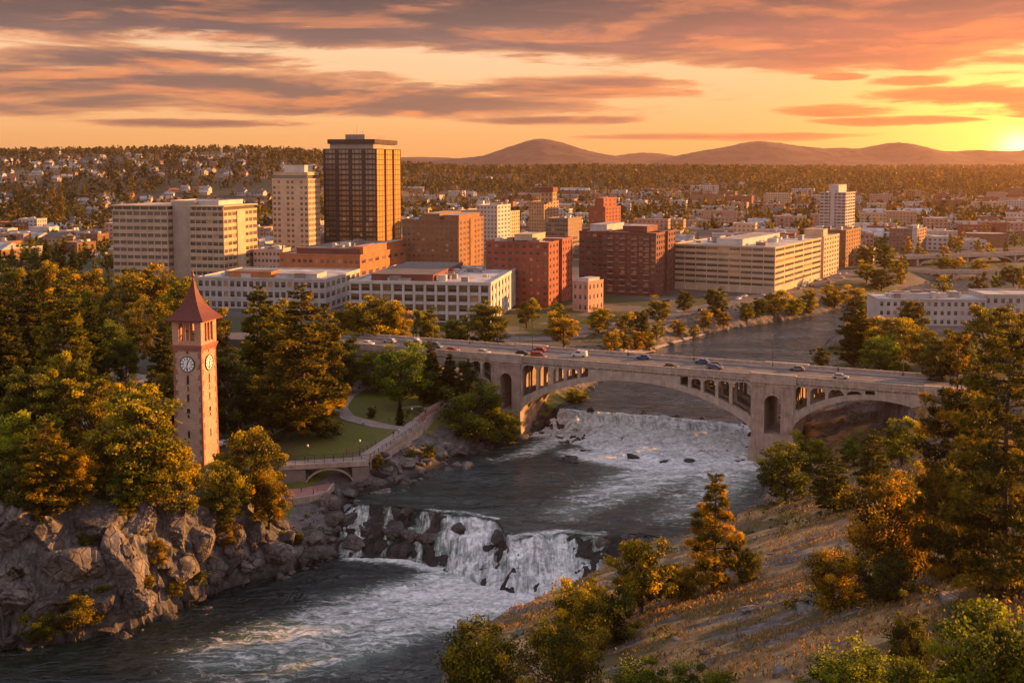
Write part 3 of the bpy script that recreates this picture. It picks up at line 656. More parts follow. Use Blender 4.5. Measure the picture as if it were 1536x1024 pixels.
        V = [(x, y, z) for y in (.3, BW-.3) for zz in (zb0, zb1) for x, z in zip(X, zz)]
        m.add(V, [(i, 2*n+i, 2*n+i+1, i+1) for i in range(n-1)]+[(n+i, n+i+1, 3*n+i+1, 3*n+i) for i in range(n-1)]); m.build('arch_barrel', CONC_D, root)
        zt = lambda x: float(np.interp(x, X, Zt))
        for y0, y1 in (ribs[0], ribs[-1]):
            sx_ = np.linspace(solid[0], solid[1], 21); m = MB(); V = [(x, y, z) for y in (y0+.15, y1-.15) for x in sx_ for z in (zt(x)-.2, BZ-1.34)]; k = 42
            m.add(V, [(2*i, 2*i+2, 2*i+3, 2*i+1) for i in range(20)]+[(k+2*i, k+2*i+1, k+2*i+3, k+2*i+2) for i in range(20)]+[(0, 1, k+1, k), (40, k+40, k+41, 41)]); m.build('spandrel_wall', CONC, root)
        for xa, xb in cols:
            for k, (y0, y1) in enumerate(ribs):
                c = MB(); z0 = min(zt(xa), zt(xb))-.3
                if BZ-1.34-z0 < .5: continue
                c.box(xa, xb, y0+.1, y1-.1, z0, BZ-1.34); c.build('spandrel_column', CONC, root)
        E = sorted(cols)
        for (a0, a1), (b0, b1) in zip(E[:-1], E[1:]):
            if b0-a1 > 9 or BZ-1.34-zt((a1+b0)/2) < .8: continue
            w = b0-a1; r = min(w*.32, .55*(BZ-1.34-zt((a1+b0)/2)))
            for y0, y1 in (ribs[0], ribs[-1]):
                h = MB(); N = 10
                for i in range(N):
                    ua, ub = i/N, (i+1)/N
                    f = lambda u: BZ-1.35-.35-r*(1-min(1, min(u, 1-u)/.28)**.55 if min(u, 1-u) < .28 else 0)
                    h.add([(a1+w*ua, y0+.2, f(ua)), (a1+w*ub, y0+.2, f(ub)), (a1+w*ub, y0+.2, BZ-1.35), (a1+w*ua, y0+.2, BZ-1.35), (a1+w*ua, y1-.2, f(ua)), (a1+w*ub, y1-.2, f(ub)), (a1+w*ub, y1-.2, BZ-1.35), (a1+w*ua, y1-.2, BZ-1.35)],
                          [(0, 1, 2, 3), (4, 7, 6, 5), (0, 4, 5, 1)])
                h.build('spandrel_arch', CONC, root)
    cw = .85
    def cols(pxs): return [(bx(p, 28)-cw/2, bx(p, 28)+cw/2) for p in pxs]
    xs, xe = px1[1]-.1, px2[0]+.1
    arch(xs, 14.6, xe, 15.6, 27.0, 1.55, [(xs, xs+.5)]+cols([806, 828, 848, 868])+cols([1034, 1053, 1075, 1096])+[(xe-.5, xe)], (bx(882, 28), bx(1020, 28)))
    s2 = px2[1]-.1; e2 = px3[0]+.1
    arch(s2, 17.5, e2, 24.5, 27.4, 1.3, [(s2, s2+.5)]+cols([1213, 1240, 1268, 1295])+[(e2-.5, e2)], (bx(1312, 28), e2-.2), xc=s2+.62*(e2-s2))
    e0 = px1[0]+.1; s0 = px0[1]
    arch(s0, 17., e0, 17.5, 27.2, 1.3, [(s0, s0+.5)]+cols([722, 706])+[(e0-.5, e0)], (s0+.2, bx(700, 28)), xc=s0+.5*(e0-s0))
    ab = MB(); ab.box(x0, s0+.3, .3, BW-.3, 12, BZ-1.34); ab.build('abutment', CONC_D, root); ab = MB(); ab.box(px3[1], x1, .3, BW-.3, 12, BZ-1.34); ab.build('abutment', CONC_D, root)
    return piers
PIERS = build_bridge()

# ------------------------------------------------------------------ brick clock tower
def build_tower():
    zb = 21.3; c = at(306, 699, zb); p1 = at(262, 699, zb); c = np.array([c[0], c[1]])
    ang = R(-13); sx = .96*(306-259)/F*depth((c[0], c[1], zb))/math.cos(ang); sy = sx
    cz = c+np.array([-math.cos(ang)*sx/2-math.sin(ang)*sy/2, -math.sin(ang)*sx/2+math.cos(ang)*sy/2])
    root = empty('clock_tower', (cz[0], cz[1], zb), ang); tag(root, 'tall pink brick clock tower with a flared red pyramid roof', 'clock tower')
    k = depth((c[0], c[1], 50))/F; H = lambda py: HC+(aty(306, py, c[1])[2]-HC)-zb
    zbelf, zsill, zeave, zap, zfin = H(507), H(519), H(481), H(418), H(405)
    h0 = sx/2*1.03; h1 = sx/2*.97
    bm = brick('pink_brick', (.33, .195, .130), (.41, .265, .19), (.37, .28, .22), 1., .62, .2); qm = brick('dark_brick', (.19, .052, .032), (.26, .085, .05), (.30, .20, .16), 1., .62, .2)
    b = MB(); b.frustum((0, 0), h0, h0, h1, h1, -2, zbelf-1.); b.build('shaft', bm, root)
    rr = np.random.default_rng(3)
    n = int((zbelf-1)/.62)
    for sx_, sy_ in ((-1, -1), (1, -1), (1, 1), (-1, 1)):
        q = MB()
        for i in range(n):
            z = i*.62; h = h0+(h1-h0)*z/(zbelf-1)+.035
            a, d = (.85, .42) if (i//2+(sx_ > 0)) % 2 else (.42, .85); a *= rr.uniform(.8, 1.25); d *= rr.uniform(.8, 1.25)
            X = sorted((sx_*h, sx_*(h-a))); Y = sorted((sy_*h, sy_*(h-d))); q.box(X[0], X[1], Y[0], Y[1], z, z+.62)
        q.build('quoin', qm, root)
    m = MB()
    for i, (e, z0, z1) in enumerate(((.16, zsill-1.3, zsill-.8), (.30, zsill-.8, zsill-.35), (.46, zsill-.35, zsill+.1))): m.box(-h1-e, h1+e, -h1-e, h1+e, z0, z1)
    m.build('cornice', qm, root)
    # open belfry: corner piers, slim columns, arched heads
    hb = h1+.18; cp = hb*.46; z0, z1 = zsill+.1, zeave-.1; bel = MB()
    bel.box(-hb, hb, -hb, hb, z0, z0+.5)
    for sx_ in (-1, 1):
        for sy_ in (-1, 1):
            X = sorted((sx_*hb, sx_*(hb-cp))); Y = sorted((sy_*hb, sy_*(hb-cp))); bel.box(X[0], X[1], Y[0], Y[1], z0+.5, z1)
    ow = (2*hb-2*cp); cw = .34; nb = 3; gw = (ow-(nb-1)*cw)/nb
    faces = [((0, -hb), (1, 0), (0, 1)), ((hb, 0), (0, 1), (-1, 0)), ((0, hb), (-1, 0), (0, -1)), ((-hb, 0), (0, -1), (1, 0))]
    for o, u, nn in faces:
        for j in range(nb-1):
            a = -ow/2+(j+1)*gw+j*cw; bel.obox(o, u, nn, a, a+cw, .05, .55, z0+.5, z1-.3)
        zt = z1-.55-gw/2; 
        for j in range(nb):
            a = -ow/2+j*(gw+cw)
            for i in range(8):
                t0, t1 = math.pi*i/8, math.pi*(i+1)/8; r = gw/2
                A = [(a+r-r*math.cos(t), zt+r*math.sin(t)) for t in (t0, t1)]
                P = [(o[0]+u[0]*s+nn[0]*w, o[1]+u[1]*s+nn[1]*w, z) for w in (.06, .5) for s, z in ((A[0][0], A[0][1]), (A[1][0], A[1][1]), (A[1][0], z1), (A[0][0], z1))]
                bel.add(P, [(0, 1, 2, 3), (4, 7, 6, 5), (0, 4, 5, 1)])
    bel.box(-hb-.02, hb+.02, -hb-.02, hb+.02, z1-.28, z1+.05)
    bel.build('belfry', brick('belfry_brick', (.38, .17, .10), (.46, .24, .155), (.38, .27, .21), 1., .62, .2), root)
    bl = MB(); bl.lathe((0, 0, z0+.9), [(1.15, 0), (1.0, .25), (.85, .9), (.6, 1.35), (.25, 1.55), (.01, 1.6)], 18); bl.build('bell', plain('bell_bronze', (.20, .13, .06), .4, .2, metal=.8), root, smooth=True)
    wk = MB(); wk.box(-hb+.6, hb-.6, -.12, .12, z0+2.5, z0+2.8); wk.build('bell_beam', BARK, root)
    # flared roof
    r = MB(); e = hb+1.15; prof = []
    for t in np.linspace(0, 1, 15): prof.append((e*((1-t)**1.0*.42+(1-t)**3.2*.58)+.05, zeave+(zap-zeave)*t))
    r.lathe((0, 0), [(p[0]*math.sqrt(2), p[1]) for p in prof], 4, rot=math.pi/4); r.box(-e, e, -e, e, zeave-.22, zeave+.0)
    r.build('roof', plain('red_roof', (.105, .026, .017), .6, .3, 1.), root)
    f = MB(); f.lathe((0, 0), [(.22, zap-.5), (.16, zap), (.42, zap+.35), (.16, zap+.7), (.08, zap+.9), (.02, zfin)], 10); f.build('finial', plain('copper', (.20, .10, .06), .5, .2, metal=.5), root, smooth=True)
    # clock faces with hour ticks and hands, slit windows
    zc = H(547); rc = 11.2*k
    for o, u, nn, ok in ((faces[0][0], faces[0][1], (0, -1), 1), (faces[1][0], faces[1][1], (1, 0), 1), ((0, hb), (-1, 0), (0, 1), 0), ((-hb, 0), (0, -1), (-1, 0), 0)):
        hz = h0+(h1-h0)*zc/(zbelf-1); base = np.array([nn[0]*hz, nn[1]*hz, zc]); U = np.array([u[0], u[1], 0.]); N = np.array([nn[0], nn[1], 0.]); Zv = np.array([0, 0, 1.])
        def disc(r0, r1, off, name, mat, par, n=32):
            M = MB(); V = []; Q = []
            for i in range(n):
                t = 2*math.pi*i/n
                for rr_ in (r0, r1):
                    for dd in (0., off): V.append(base+U*rr_*math.cos(t)+Zv*rr_*math.sin(t)+N*dd)
            for i in range(n):
                a, b2 = 4*i, 4*((i+1) % n); Q += [(a+1, a+3, b2+3, b2+1), (a+2, b2+2, b2+3, a+3), (a, a+1, b2+1, b2)]
            M.add(V, Q); return M.build(name, mat, par)
        cf = disc(.001, rc, .14, 'clock_face', plain('clock_white', (.72, .72, .69), .4, .12), root)
        disc(rc-.03, rc+.15, .22, 'clock_rim', STEEL, cf)
        tk = MB()
        def bar(t, ra, rb, w, off):
            d_ = U*math.sin(t)+Zv*math.cos(t); s_ = U*math.cos(t)-Zv*math.sin(t)
            V = [base+N*o_+d_*r_+s_*q_ for o_ in (off-.05, off) for r_ in (ra, rb) for q_ in (-w, w)]
            tk.add(V, [(0, 2, 3, 1), (4, 5, 7, 6), (0, 1, 5, 4), (2, 6, 7, 3), (0, 4, 6, 2), (1, 3, 7, 5)])
        for i in range(12): bar(2*math.pi*i/12, rc*.58, rc*.92, .075 if i % 3 else .12, .19)
        for i in range(40): bar(2*math.pi*i/40, rc*.54, rc*.55, .06, .185)
        tk.build('hour_mark', STEEL, cf); tk = MB(); bar(R(188), -.2, rc*.80, .075, .24); tk.build('minute_hand', STEEL, cf); tk = MB(); bar(R(22), -.2, rc*.55, .10, .27); tk.build('hour_hand', STEEL, cf)
        for zz, w, h, arch in ((H(527), .2, .5, 0), (H(570), .28, 1.0, 1), (H(583), .14, .5, 0), (H(597), .26, .8, 1), (H(617), .42, .5, 1), (H(625), .26, .28, 0), (H(652), .26, .8, 1)):
            hz = h0+(h1-h0)*zz/(zbelf-1); s_ = MB(); poly = [(-w, -h), (w, -h), (w, h*.6), (w*.6, h*.9), (0, h), (-w*.6, h*.9), (-w, h*.6)]
            V = [np.array([nn[0]*hz, nn[1]*hz, zz])+U*a+Zv*b_+N*o_ for o_ in (-.2, .02) for a, b_ in poly]; n7 = 7
            s_.add(V, [(i, (i+1) % n7, n7+(i+1) % n7, n7+i) for i in range(n7)], [(7, 7+i, 8+i) for i in range(1, 6)]); s_.build('slit_window', plain('dark_opening', (.02, .014, .012), .8, .1), root)
            f_ = MB(); f_.add([np.array([nn[0]*hz, nn[1]*hz, zz])+U*a+Zv*b_+N*o_ for o_ in (-.1, .1) for a in (-w-.16, w+.16) for b_ in (-h-.2, -h-.02)], [(0, 1, 3, 2), (4, 6, 7, 5), (0, 4, 5, 1), (2, 3, 7, 6), (0, 2, 6, 4), (1, 5, 7, 3)]); f_.build('window_sill', qm, root)
build_tower()

# ------------------------------------------------------------------ town buildings
GL_DARK = glassmat('window_dark', (.012, .011, .012), (.12, .095, .075)); GL_BRZ = glassmat('window_bronze', (.018, .011, .008), (.17, .11, .06), .12)
GL_SUNLIT = glassmat('window_bronze_sunlit', (.27, .12, .026), (.42, .20, .045), .25, .15)  # bronze glass with the low sun's orange glow put into its colour
class Bld:
    """a building: its base corner is the ground below the photo's corner between its front and its right side"""
    def __init__(s, name, label, cat, xc, yt, Y, th, zb=None, group=None):
        zt = aty(xc, yt, Y)[2]; p = aty(xc, yt, Y); s.c = np.array([p[0], p[1], 0.]); s.zt = zt; s.th = R(th)
        s.zb = ground(p[0], p[1])-.4 if zb is None else zb
        s.u = np.array([math.cos(s.th), math.sin(s.th), 0]); s.v = np.array([-math.sin(s.th), math.cos(s.th), 0]); s.H = zt-s.zb
        s.root = empty(name, (p[0], p[1], s.zb), s.th); tag(s.root, label, cat, group); s.nw = 0; s.wm = {}; s.rest = []
    def lx(s, px): return along(s.c+np.array([0, 0, s.zt]), s.u, px)
    def ly(s, px): return min(95., max(8., along(s.c+np.array([0, 0, s.zt]), s.v, px)))
    def z(s, py): return aty(768, py, s.c[1])[2]-s.zb
    def window(s, o, u, n, a0, a1, z0, z1, mat):
        w, h = a1-a0, z1-z0; key = (round(w, 1), round(h, 1), mat.name, tuple(np.round(u, 2)))
        if s.nw >= 100: s.rest.append((o, u, n, a0, a1, z0, z1, mat)); return
        if key not in s.wm:
            m = MB(); m.obox((0, 0), u, n, -w/2, w/2, 0, .12, -h/2, h/2); ob = m.build('window', mat, s.root); s.wm[key] = ob
        else: ob = link(s.wm[key].copy(), s.root)
        a = (a0+a1)/2; ob.location = (o[0]+u[0]*a, o[1]+u[1]*a, (z0+z1)/2); s.nw += 1
    def done(s):
        by = {}
        for r in s.rest: by.setdefault(r[7].name, []).append(r)
        for L in by.values():
            m = MB()
            for o, u, n, a0, a1, z0, z1, mat in L: m.obox(o, u, n, a0, a1, 0, .12, z0, z1)
            tag(m.build('window', L[0][7], s.root), kind='stuff')
    def facade(s, m, o, u, n, W_, z0, z1, floors, bays, wr=.55, sill=.32, head=.14, rec=.4, glass=None, pierback=0., base=0., ends=.0, groups=0, spback=.04, lit=None):
        """piers and spandrels standing proud of a recessed plane of windows (u along, n inward)"""
        fh = (z1-z0-base)/floors; bw = (W_-2*ends)/bays; glass = glass or GL_DARK
        oi = (o[0]+n[0]*rec, o[1]+n[1]*rec); ni = (-n[0], -n[1])
        if base > .3: m.obox(o, u, n, .02, W_-.02, .12, rec+.02, z0, z0+base)
        zprev = z0+base
        for f in range(floors):
            zf = z0+base+f*fh; zs, ze = zf+fh*sill, zf+fh*(1-head)
            m.obox(o, u, n, .03, W_-.03, spback, rec+.02, zprev if f == 0 else zprev, zs); zprev = ze
            for j in range(bays):
                a0 = ends+j*bw+bw*(1-wr)/2; a1 = a0+bw*wr
                if groups and (j % groups) == groups-1: continue
                s.window(oi, u, ni, a0-.08, a1+.08, zs-.08, ze+.08, (lit if lit and RNG.random() < .12 else glass))
        m.obox(o, u, n, .03, W_-.03, spback, rec+.02, zprev, z1)
        ed = [0]+[ends+j*bw+bw*(1-wr)/2 for j in range(bays)]+[W_]; st = [0]+[ends+j*bw+bw*(1+wr)/2 for j in range(bays)]
        for j in range(bays+1):
            a, b = st[j], (ends+j*bw+bw*(1-wr)/2 if j < bays else W_)
            pb = 0. if j in (0, bays) else pierback
            if groups and 0 < j < bays and False: pass
            m.obox(o, u, n, a, b, pb, rec+.02, z0, z1)
        if groups:
            for j in range(bays):
                if (j % groups) == groups-1: m.obox(o, u, n, ends+j*bw, ends+(j+1)*bw, 0.02, rec+.02, z0+.01, z1-.01)
    def block(s, x0, x1, y0, y1, z0, z1, wall, floors=0, bf=6, br=4, roof=None, parapet=.9, sides='fr', name='wall', fr=None, rr=None, **kw):
        """one volume: core, facades (f front, r right, l left), roof slab and parapet"""
        rec = kw.get('rec', .4); m = MB(); rc = rec if floors else 0.
        m.box(x0+(rc if 'l' in sides else 0), x1-(rc if 'r' in sides else 0), y0+(rc if 'f' in sides else 0), y1, z0, z1)
        if floors:
            if 'f' in sides: s.facade(m, (x0, y0), (1, 0), (0, 1), x1-x0, z0, z1, floors, bf, **{**kw, **(fr or {})})
            if 'r' in sides: s.facade(m, (x1+.03, y0+.03), (0, 1), (-1, 0), y1-y0-.03, z0, z1, floors, br, **{**kw, **(rr or {})})
            if 'l' in sides: s.facade(m, (x0-.03, y1), (0, -1), (1, 0), y1-y0-.03, z0, z1, floors, br, **{**kw, **(rr or {})})
        e = .18
        for a in ((x0-e, x1+e, y0-e, y0+.35), (x0-e, x1+e, y1-.35, y1+e), (x0-e, x0+.35, y0+.35, y1-.35), (x1-.35, x1+e, y0+.35, y1-.35)): m.box(*a, z1-.05, z1+parapet)
        m.build(name, wall, s.root)
        r = MB(); r.box(x0+.36, x1-.36, y0+.36, y1-.36, z1+.02, z1+.3); r.build('roof', roof or ROOFG, s.root)
    def units(s, x0, x1, y0, y1, z, n, seed=1, hmax=2.6):
        """plant boxes, ducts and vents on a flat roof"""
        rr = np.random.default_rng(seed)
        for i in range(n):
            w, d, h = rr.uniform(1.5, 6), rr.uniform(1.5, 4.5), rr.uniform(.8, hmax); cx, cy = rr.uniform(x0+w, max(x0+w+.1, x1-w)), rr.uniform(y0+d, max(y0+d+.1, y1-d))
            m = MB(); m.box(cx-w/2, cx+w/2, cy-d/2, cy+d/2, z, z+h); m.box(cx-w/2-.12, cx+w/2+.12, cy-d/2-.12, cy+d/2+.12, z+h, z+h+.16)
            if i % 3 == 0: m.lathe((cx+w, cy, z), [(.3, 0), (.3, h*.7), (.5, h*.75), (.5, h*.9), (.02, h*.95)], 8)
            m.build('roof_unit', [ROOFU, ROOFG, CONC_D][i % 3], s.root)
    def mast(s, x, y, z0, z1, r=.12):
        m = MB(); m.tube([(x, y, z0), (x, y, z1)], [r, r*.4], 5); m.build('antenna', STEEL, s.root)
ROOFG = plain('flat_roof', (.27, .235, .21), .85, .5, .12, streak=False); ROOFU = plain('roof_metal', (.45, .41, .37), .5, .15, metal=.2); ROOFD = plain('dark_roof', (.11, .09, .08), .9, .25, .15, streak=False); ROOFW = plain('pale_roof', (.34, .31, .29), .8, .5, .12, streak=False)
def P(n, c, **k): return plain(n, c, .85, k.get('var', .2)*1.35, .14)
CREAM = P('cream_concrete', (.40, .285, .185), var=.2); CREAM2 = P('warm_cream', (.42, .305, .20), var=.2); BRNZ = P('bronze_cladding', (.055, .036, .028)); BRICK_R = P('red_brick_wall', (.245, .070, .040), var=.25); BRICK_D = P('dark_brick_wall', (.145, .052, .038), var=.25)
BRICK_B = P('brown_brick_wall', (.20, .098, .048), var=.25); PALE = P('pale_render', (.36, .325, .305), var=.22); STONE = P('gold_stone', (.32, .20, .11)); PINK = P('pink_render', (.38, .21, .155)); TAN = P('tan_brick', (.36, .225, .14)); ORANGE = P('orange_brick', (.34, .125, .052), var=.25); WHT = P('white_render', (.42, .38, .35), var=.2)

def town():
    # cream office of two wings on the left
    b = Bld('office_block', 'cream concrete office of two wings with window bands beside a grey stair core', 'office building', 335, 318, 690, -13)
    xl, xa, xb, d = b.lx(166), b.lx(249), b.lx(284), b.ly(385); H = b.H
    kw = dict(wr=.93, sill=.42, head=.10, rec=.45, pierback=.2)
    b.block(xb, 0, 0, d, 0, H, CREAM, 9, 6, 8, base=2.5, **{**kw, 'wr': .86}); b.block(xl, xa, 1.5, d, 0, H, CREAM, 9, 8, 5, base=2.5, **{**kw, 'wr': .86})
    b.block(xa+.1, xb-.1, 7.5, d-1, 0, H+5.0, P('grey_render', (.36, .28, .22)), 0, roof=ROOFG); b.block(xa-3, xb+14, 11, d-2, H+.31, H+5.6, WHT)
    for x0, x1, y0 in ((xb, 0, 0), (xl, xa, 1.5)):       # glazed top storey under an oversailing roof
        m = MB(); m.box(x0+1.2, x1-1.2, y0+1.2, d-1.2, H+.32, H+3.0); m.build('top_storey', GL_DARK, b.root)
        m = MB(); m.box(x0-.6, x1+.6, y0-.6, d+.6, H+3.0, H+3.7); m.build('overhang_roof', CREAM2, b.root)
        for i in range(7):
            m = MB(); x = x0+.9+(x1-x0-1.8)*i/6; m.box(x-.35, x+.35, y0+.7, y0+1.15, H+.31, H+3.0); m.build('roof_post', CREAM, b.root)
    m = MB(); m.box(.04, .5, d*.38, d*.62, 0, H+.5); m.build('stair_fin', CREAM2, b.root); b.done()
    # white apartment tower
    b = Bld('apartment_tower', 'tall off-white apartment tower with rows of small windows beside the dark glass skyscraper', 'apartment tower', 462, 270, 800, -14)
    xl, d = b.lx(408), 20.; H = b.H
    b.block(xl, 0, 0, d, 0, H, CREAM2, 16, 8, 8, wr=.62, sill=.36, head=.12, rec=.3, groups=3, rr=dict(groups=0, wr=.7)); b.block(xl+2, -1.5, 1.5, d-1, H+.31, H+3.2, GL_DARK); b.block(xl+1, -.5, .6, d-.3, H+3.3, H+4.6, CREAM2); b.block(xl+8, 1-5, 3, d-3, H+4.6, H+9.5, WHT); b.done()
    # dark glass skyscraper
    b = Bld('skyscraper', 'tallest skyscraper, dark bronze glass with a stepped crown, its side glowing orange', 'skyscraper', 565, 224, 830, -11)
    xl, d = b.lx(485), b.ly(601); H = b.H; kw = dict(rec=.5, sill=.30, head=.02, wr=.88, pierback=.25, glass=GL_BRZ, base=3)
    b.block(xl, 0, 0, d, 0, H, BRNZ, 21, 12, 9, parapet=.5, rr=dict(glass=GL_SUNLIT, sill=.10, wr=.9), **kw)
    for i in range(5):
        m = MB(); x = xl+(0-xl)*i/4; w = 1.2; m.box(max(xl-.1, x-w), min(.1, x+w), -.5, .3, 0, H+.4); m.build('corner_pier' if i in (0, 4) else 'pier', BRNZ, b.root)
    for i in (1, 2):
        m = MB(); y = d*i/3; m.box(-.2, .7, y-.8, y+.8, 0, H+.4); m.build('pier', BRNZ, b.root)
    m = MB(); m.box(xl+4, -3.5, 3, d-3.5, H+.31, H+6.2); m.build('crown', P('crown_panel', (.26, .21, .17)), b.root); m = MB(); m.box(xl+2.6, -2.0, 1.6, d-2.0, H+4., H+7.4); m.build('crown_cornice', BRNZ, b.root)
    m = MB(); m.box(xl+15, -11, 6, d-6, H+7.4, H+11.); m.build('penthouse', P('mauve_panel', (.24, .17, .16)), b.root); b.mast(-18, 9, H+11, H+19); b.mast(-21, 11, H+11, H+15); b.mast(-14, 10, H+11, H+14); b.done()
    # low red brick building
    b = Bld('brick_building', 'long low orange brick building with a stepped roof below the skyscraper', 'brick building', 540, 385, 640, -16)
    xl, d = b.lx(419), b.ly(616); H = b.H
    b.block(xl, 0, 0, d, 0, H, ORANGE, 3, 14, 8, wr=.6, sill=.40, head=.3, rec=.35, parapet=1.); b.block(xl+8, -4, 6, d-4, H+.31, H+3.4, BRICK_D, parapet=.5, roof=ROOFD); b.block(-8, -1.5, 8, d-3, H+.31, H+4.6, ORANGE, parapet=.5); b.units(xl+10, -10, 8, d-6, H+3.8, 5, 3); b.done()
    # long pale building behind the clock tower
    b = Bld('pale_building', 'long pale grey three-storey building behind the clock tower spire', 'low building', 488, 421, 545, -10)
    xl, d = b.lx(296), b.ly(540); H = b.H
    b.block(xl, 0, 0, max(d, 22), 0, H, PALE, 3, 20, 7, wr=.66, sill=.26, head=.2, rec=.5, roof=ROOFW); b.block(xl+14, -30, 6, 18, H+.31, H+3., ORANGE, parapet=.3, roof=ROOFD); b.block(-26, -6, 5, 19, H+.31, H+2.4, PALE, parapet=.3); b.units(xl+4, -3, 3, 18, H+.3, 16, 5); b.done()
    # white frame building
    b = Bld('white_building', 'white four-storey building with a concrete frame and deep dark bays behind the bridge trees', 'office building', 736, 428, 500, -9)
    xl, d = b.lx(524), b.ly(778); H = b.H
    b.block(xl, 0, 0, d, 0, H, WHT, 4, 13, 9, wr=.78, sill=.22, head=.10, rec=1.2, parapet=1.3, roof=ROOFW, glass=GL_BRZ, rr=dict(wr=.45, sill=.3, head=.2, rec=1.2), spback=.35); b.block(xl+8, -28, 8, d-6, H+.31, H+3.2, BRICK_D, parapet=.4, roof=ROOFD); b.units(xl+6, -4, 4, d-4, H+.3, 28, 8); b.done()
    # brown brick slab beside the skyscraper
    b = Bld('brick_block', 'brown brick ten-storey block with a lit golden side, next to the skyscraper', 'apartment block', 688, 332, 700, -14)
    xl, d = b.lx(603), b.ly(725); H = b.H
    b.block(xl, 0, 0, d, 0, H, BRICK_B, 11, 12, 7, wr=.55, sill=.36, head=.2, rec=.35); b.block(xl+12, -14, 5, d-5, H+.31, H+4, BRICK_B, parapet=.4); b.block(-11, -1, 4, d-6, H+.31, H+3.2, BRICK_B, parapet=.4)
    m = MB(); m.box(.0, .6, d*.42, d*.58, 0, H+1); m.build('pier', BRICK_B, b.root); b.units(xl+3, -14, 3, d-3, H+.3, 10, 2); b.done()
    b = Bld('hotel', 'cream stepped block with small windows behind the brown brick slab', 'hotel', 746, 314, 900, -22)
    xl, d = b.lx(683), b.ly(781); H = b.H
    b.block(xl, -18, 2, d, 0, H-2, CREAM2, 11, 8, 5, wr=.5, sill=.36, head=.2, rec=.3); b.block(-18, 0, 0, d*.55, 0, H+2.5, WHT, 12, 6, 4, wr=.5, sill=.36, head=.2, rec=.3); b.block(-17, -1, d*.56, d, 0, H-3.5, CREAM2, 11, 4, 5, wr=.5, sill=.36, head=.2, rec=.3); b.units(xl+2, -2, 3, d-3, H+2.8, 3, 4); b.done()
    b = Bld('stone_tower', 'golden stone tower with a belvedere and antenna mast, in mid town', 'stone tower', 816, 304, 1000, -22)
    xl, d = b.lx(793), b.ly(838); H = b.H
    b.block(xl, 0, 0, d, 0, H, STONE, 13, 6, 5, wr=.5, sill=.34, head=.2, rec=.35); t0 = b.lx(810); b.block(t0, t0+11, 2, 13, H+.31, H+9, STONE, 2, 3, 3, wr=.5, sill=.3, head=.2, rec=.3, parapet=.3)
    m = MB(); m.box(t0-.7, t0+11.7, 1.3, 13.7, H+9.3, H+13.5); m.build('belvedere', BRICK_D, b.root); b.mast(t0+5, 7, H+13.5, H+25, .25); b.done()
    b = Bld('glass_office', 'dark brown glass office with horizontal bands right of the stone tower', 'office building', 852, 329, 860, -24)
    xl, d = b.lx(819), b.ly(873); H = b.H; b.block(xl, 0, 0, d, 0, H, P('taupe_panel', (.20, .15, .12)), 9, 8, 6, wr=.88, sill=.35, head=.04, rec=.3, pierback=.1, glass=GL_BRZ); b.units(xl, 0, 2, d, H+.3, 5, 6); b.done()
    b = Bld('red_tower', 'red brick tower with a stepped top rising from mid town', 'brick tower', 908, 312, 1020, -27)
    xl, d = b.lx(883), b.ly(931); H = b.H; b.block(xl, 0, 0, d, 0, H, BRICK_R, 10, 6, 5, wr=.45, sill=.36, head=.22, rec=.35); b.block(xl+5, -3, 3, d-3, H+.31, H+8.5, BRICK_R, 2, 3, 3, wr=.4, sill=.36, head=.22, rec=.3, parapet=.5); b.done()
    b = Bld('brick_block', 'nine-storey red brick block with a dark vertical recess, above the pink house', 'apartment block', 823, 366, 565, -20)
    xl, d = b.lx(729), b.ly(859); H = b.H; kw = dict(wr=.48, sill=.36, head=.2, rec=.35, base=2.)
    b.block(xl, 0, 0, d*.40, 0, H, BRICK_R, 9, 9, 3, **kw); b.block(xl+5, -2.2, d*.40+.05, d*.56, 0, H-.4, BRICK_D, 0); b.block(xl+4, -.2, d*.56+.05, d, 0, H+.4, BRICK_R, 9, 9, 4, sides='r', **kw); b.block(xl+14, -10, 4, d*.6, H+1.2, H+4, CREAM2, parapet=.4); b.units(xl+2, -3, 2, d*.35, H+.3, 9, 11); b.done()
    b = Bld('brick_block', 'dark red ten-storey apartment block left of the striped cream office', 'apartment block', 984, 352, 615, -24)
    xl, d = b.lx(866), b.ly(1013); H = b.H; kw = dict(wr=.7, sill=.32, head=.16, rec=.5, base=1.5); xm = b.lx(903)
    b.block(xl, xm, 3, d, 0, H, BRICK_D, 10, 4, 4, sides='f', **kw); b.block(xm, 0, 0, d*.45, 0, H, BRICK_D, 10, 9, 4, **kw); b.block(xm+2, -1.8, d*.45+.05, d*.6, 0, H-.5, BRICK_D); b.block(xm+2, 0, d*.6+.05, d, 0, H, BRICK_D, 10, 4, 3, sides='r', **kw)
    for f in range(10):
        m = MB(); fh = (H-1.5)/10; z = 1.5+f*fh+.12; 
        for j in range(4): w = (0-xm)/9; x = xm+w*(1+2*j); m.box(x+.2, x+w-.2, -1.1, -.02, z, z+.18); m.box(x+.2, x+w-.2, -1.1, -1.02, z+.18, z+1.)
        m.build('balcony', P('balcony_concrete', (.26, .13, .095)), b.root)
    b.block(xl+6, xl+16, 4, d-4, H+1, H+4.4, PALE, parapet=.3); b.block(-20, -6, 3, d*.6, H+1, H+4, BRICK_D, parapet=.3); b.done()
    b = Bld('pink_house', 'small pink three-storey house between the red brick blocks', 'house', 882, 424, 548, -36)
    xl, d = b.lx(859), b.ly(905); H = b.H; b.block(xl, 0, 0, d, 0, H, PINK, 3, 3, 4, wr=.4, sill=.34, head=.24, rec=.3, parapet=.5); b.block(xl+2, -1, 2, d-2, H+.31, H+1.6, WHT, parapet=.2); b.done()
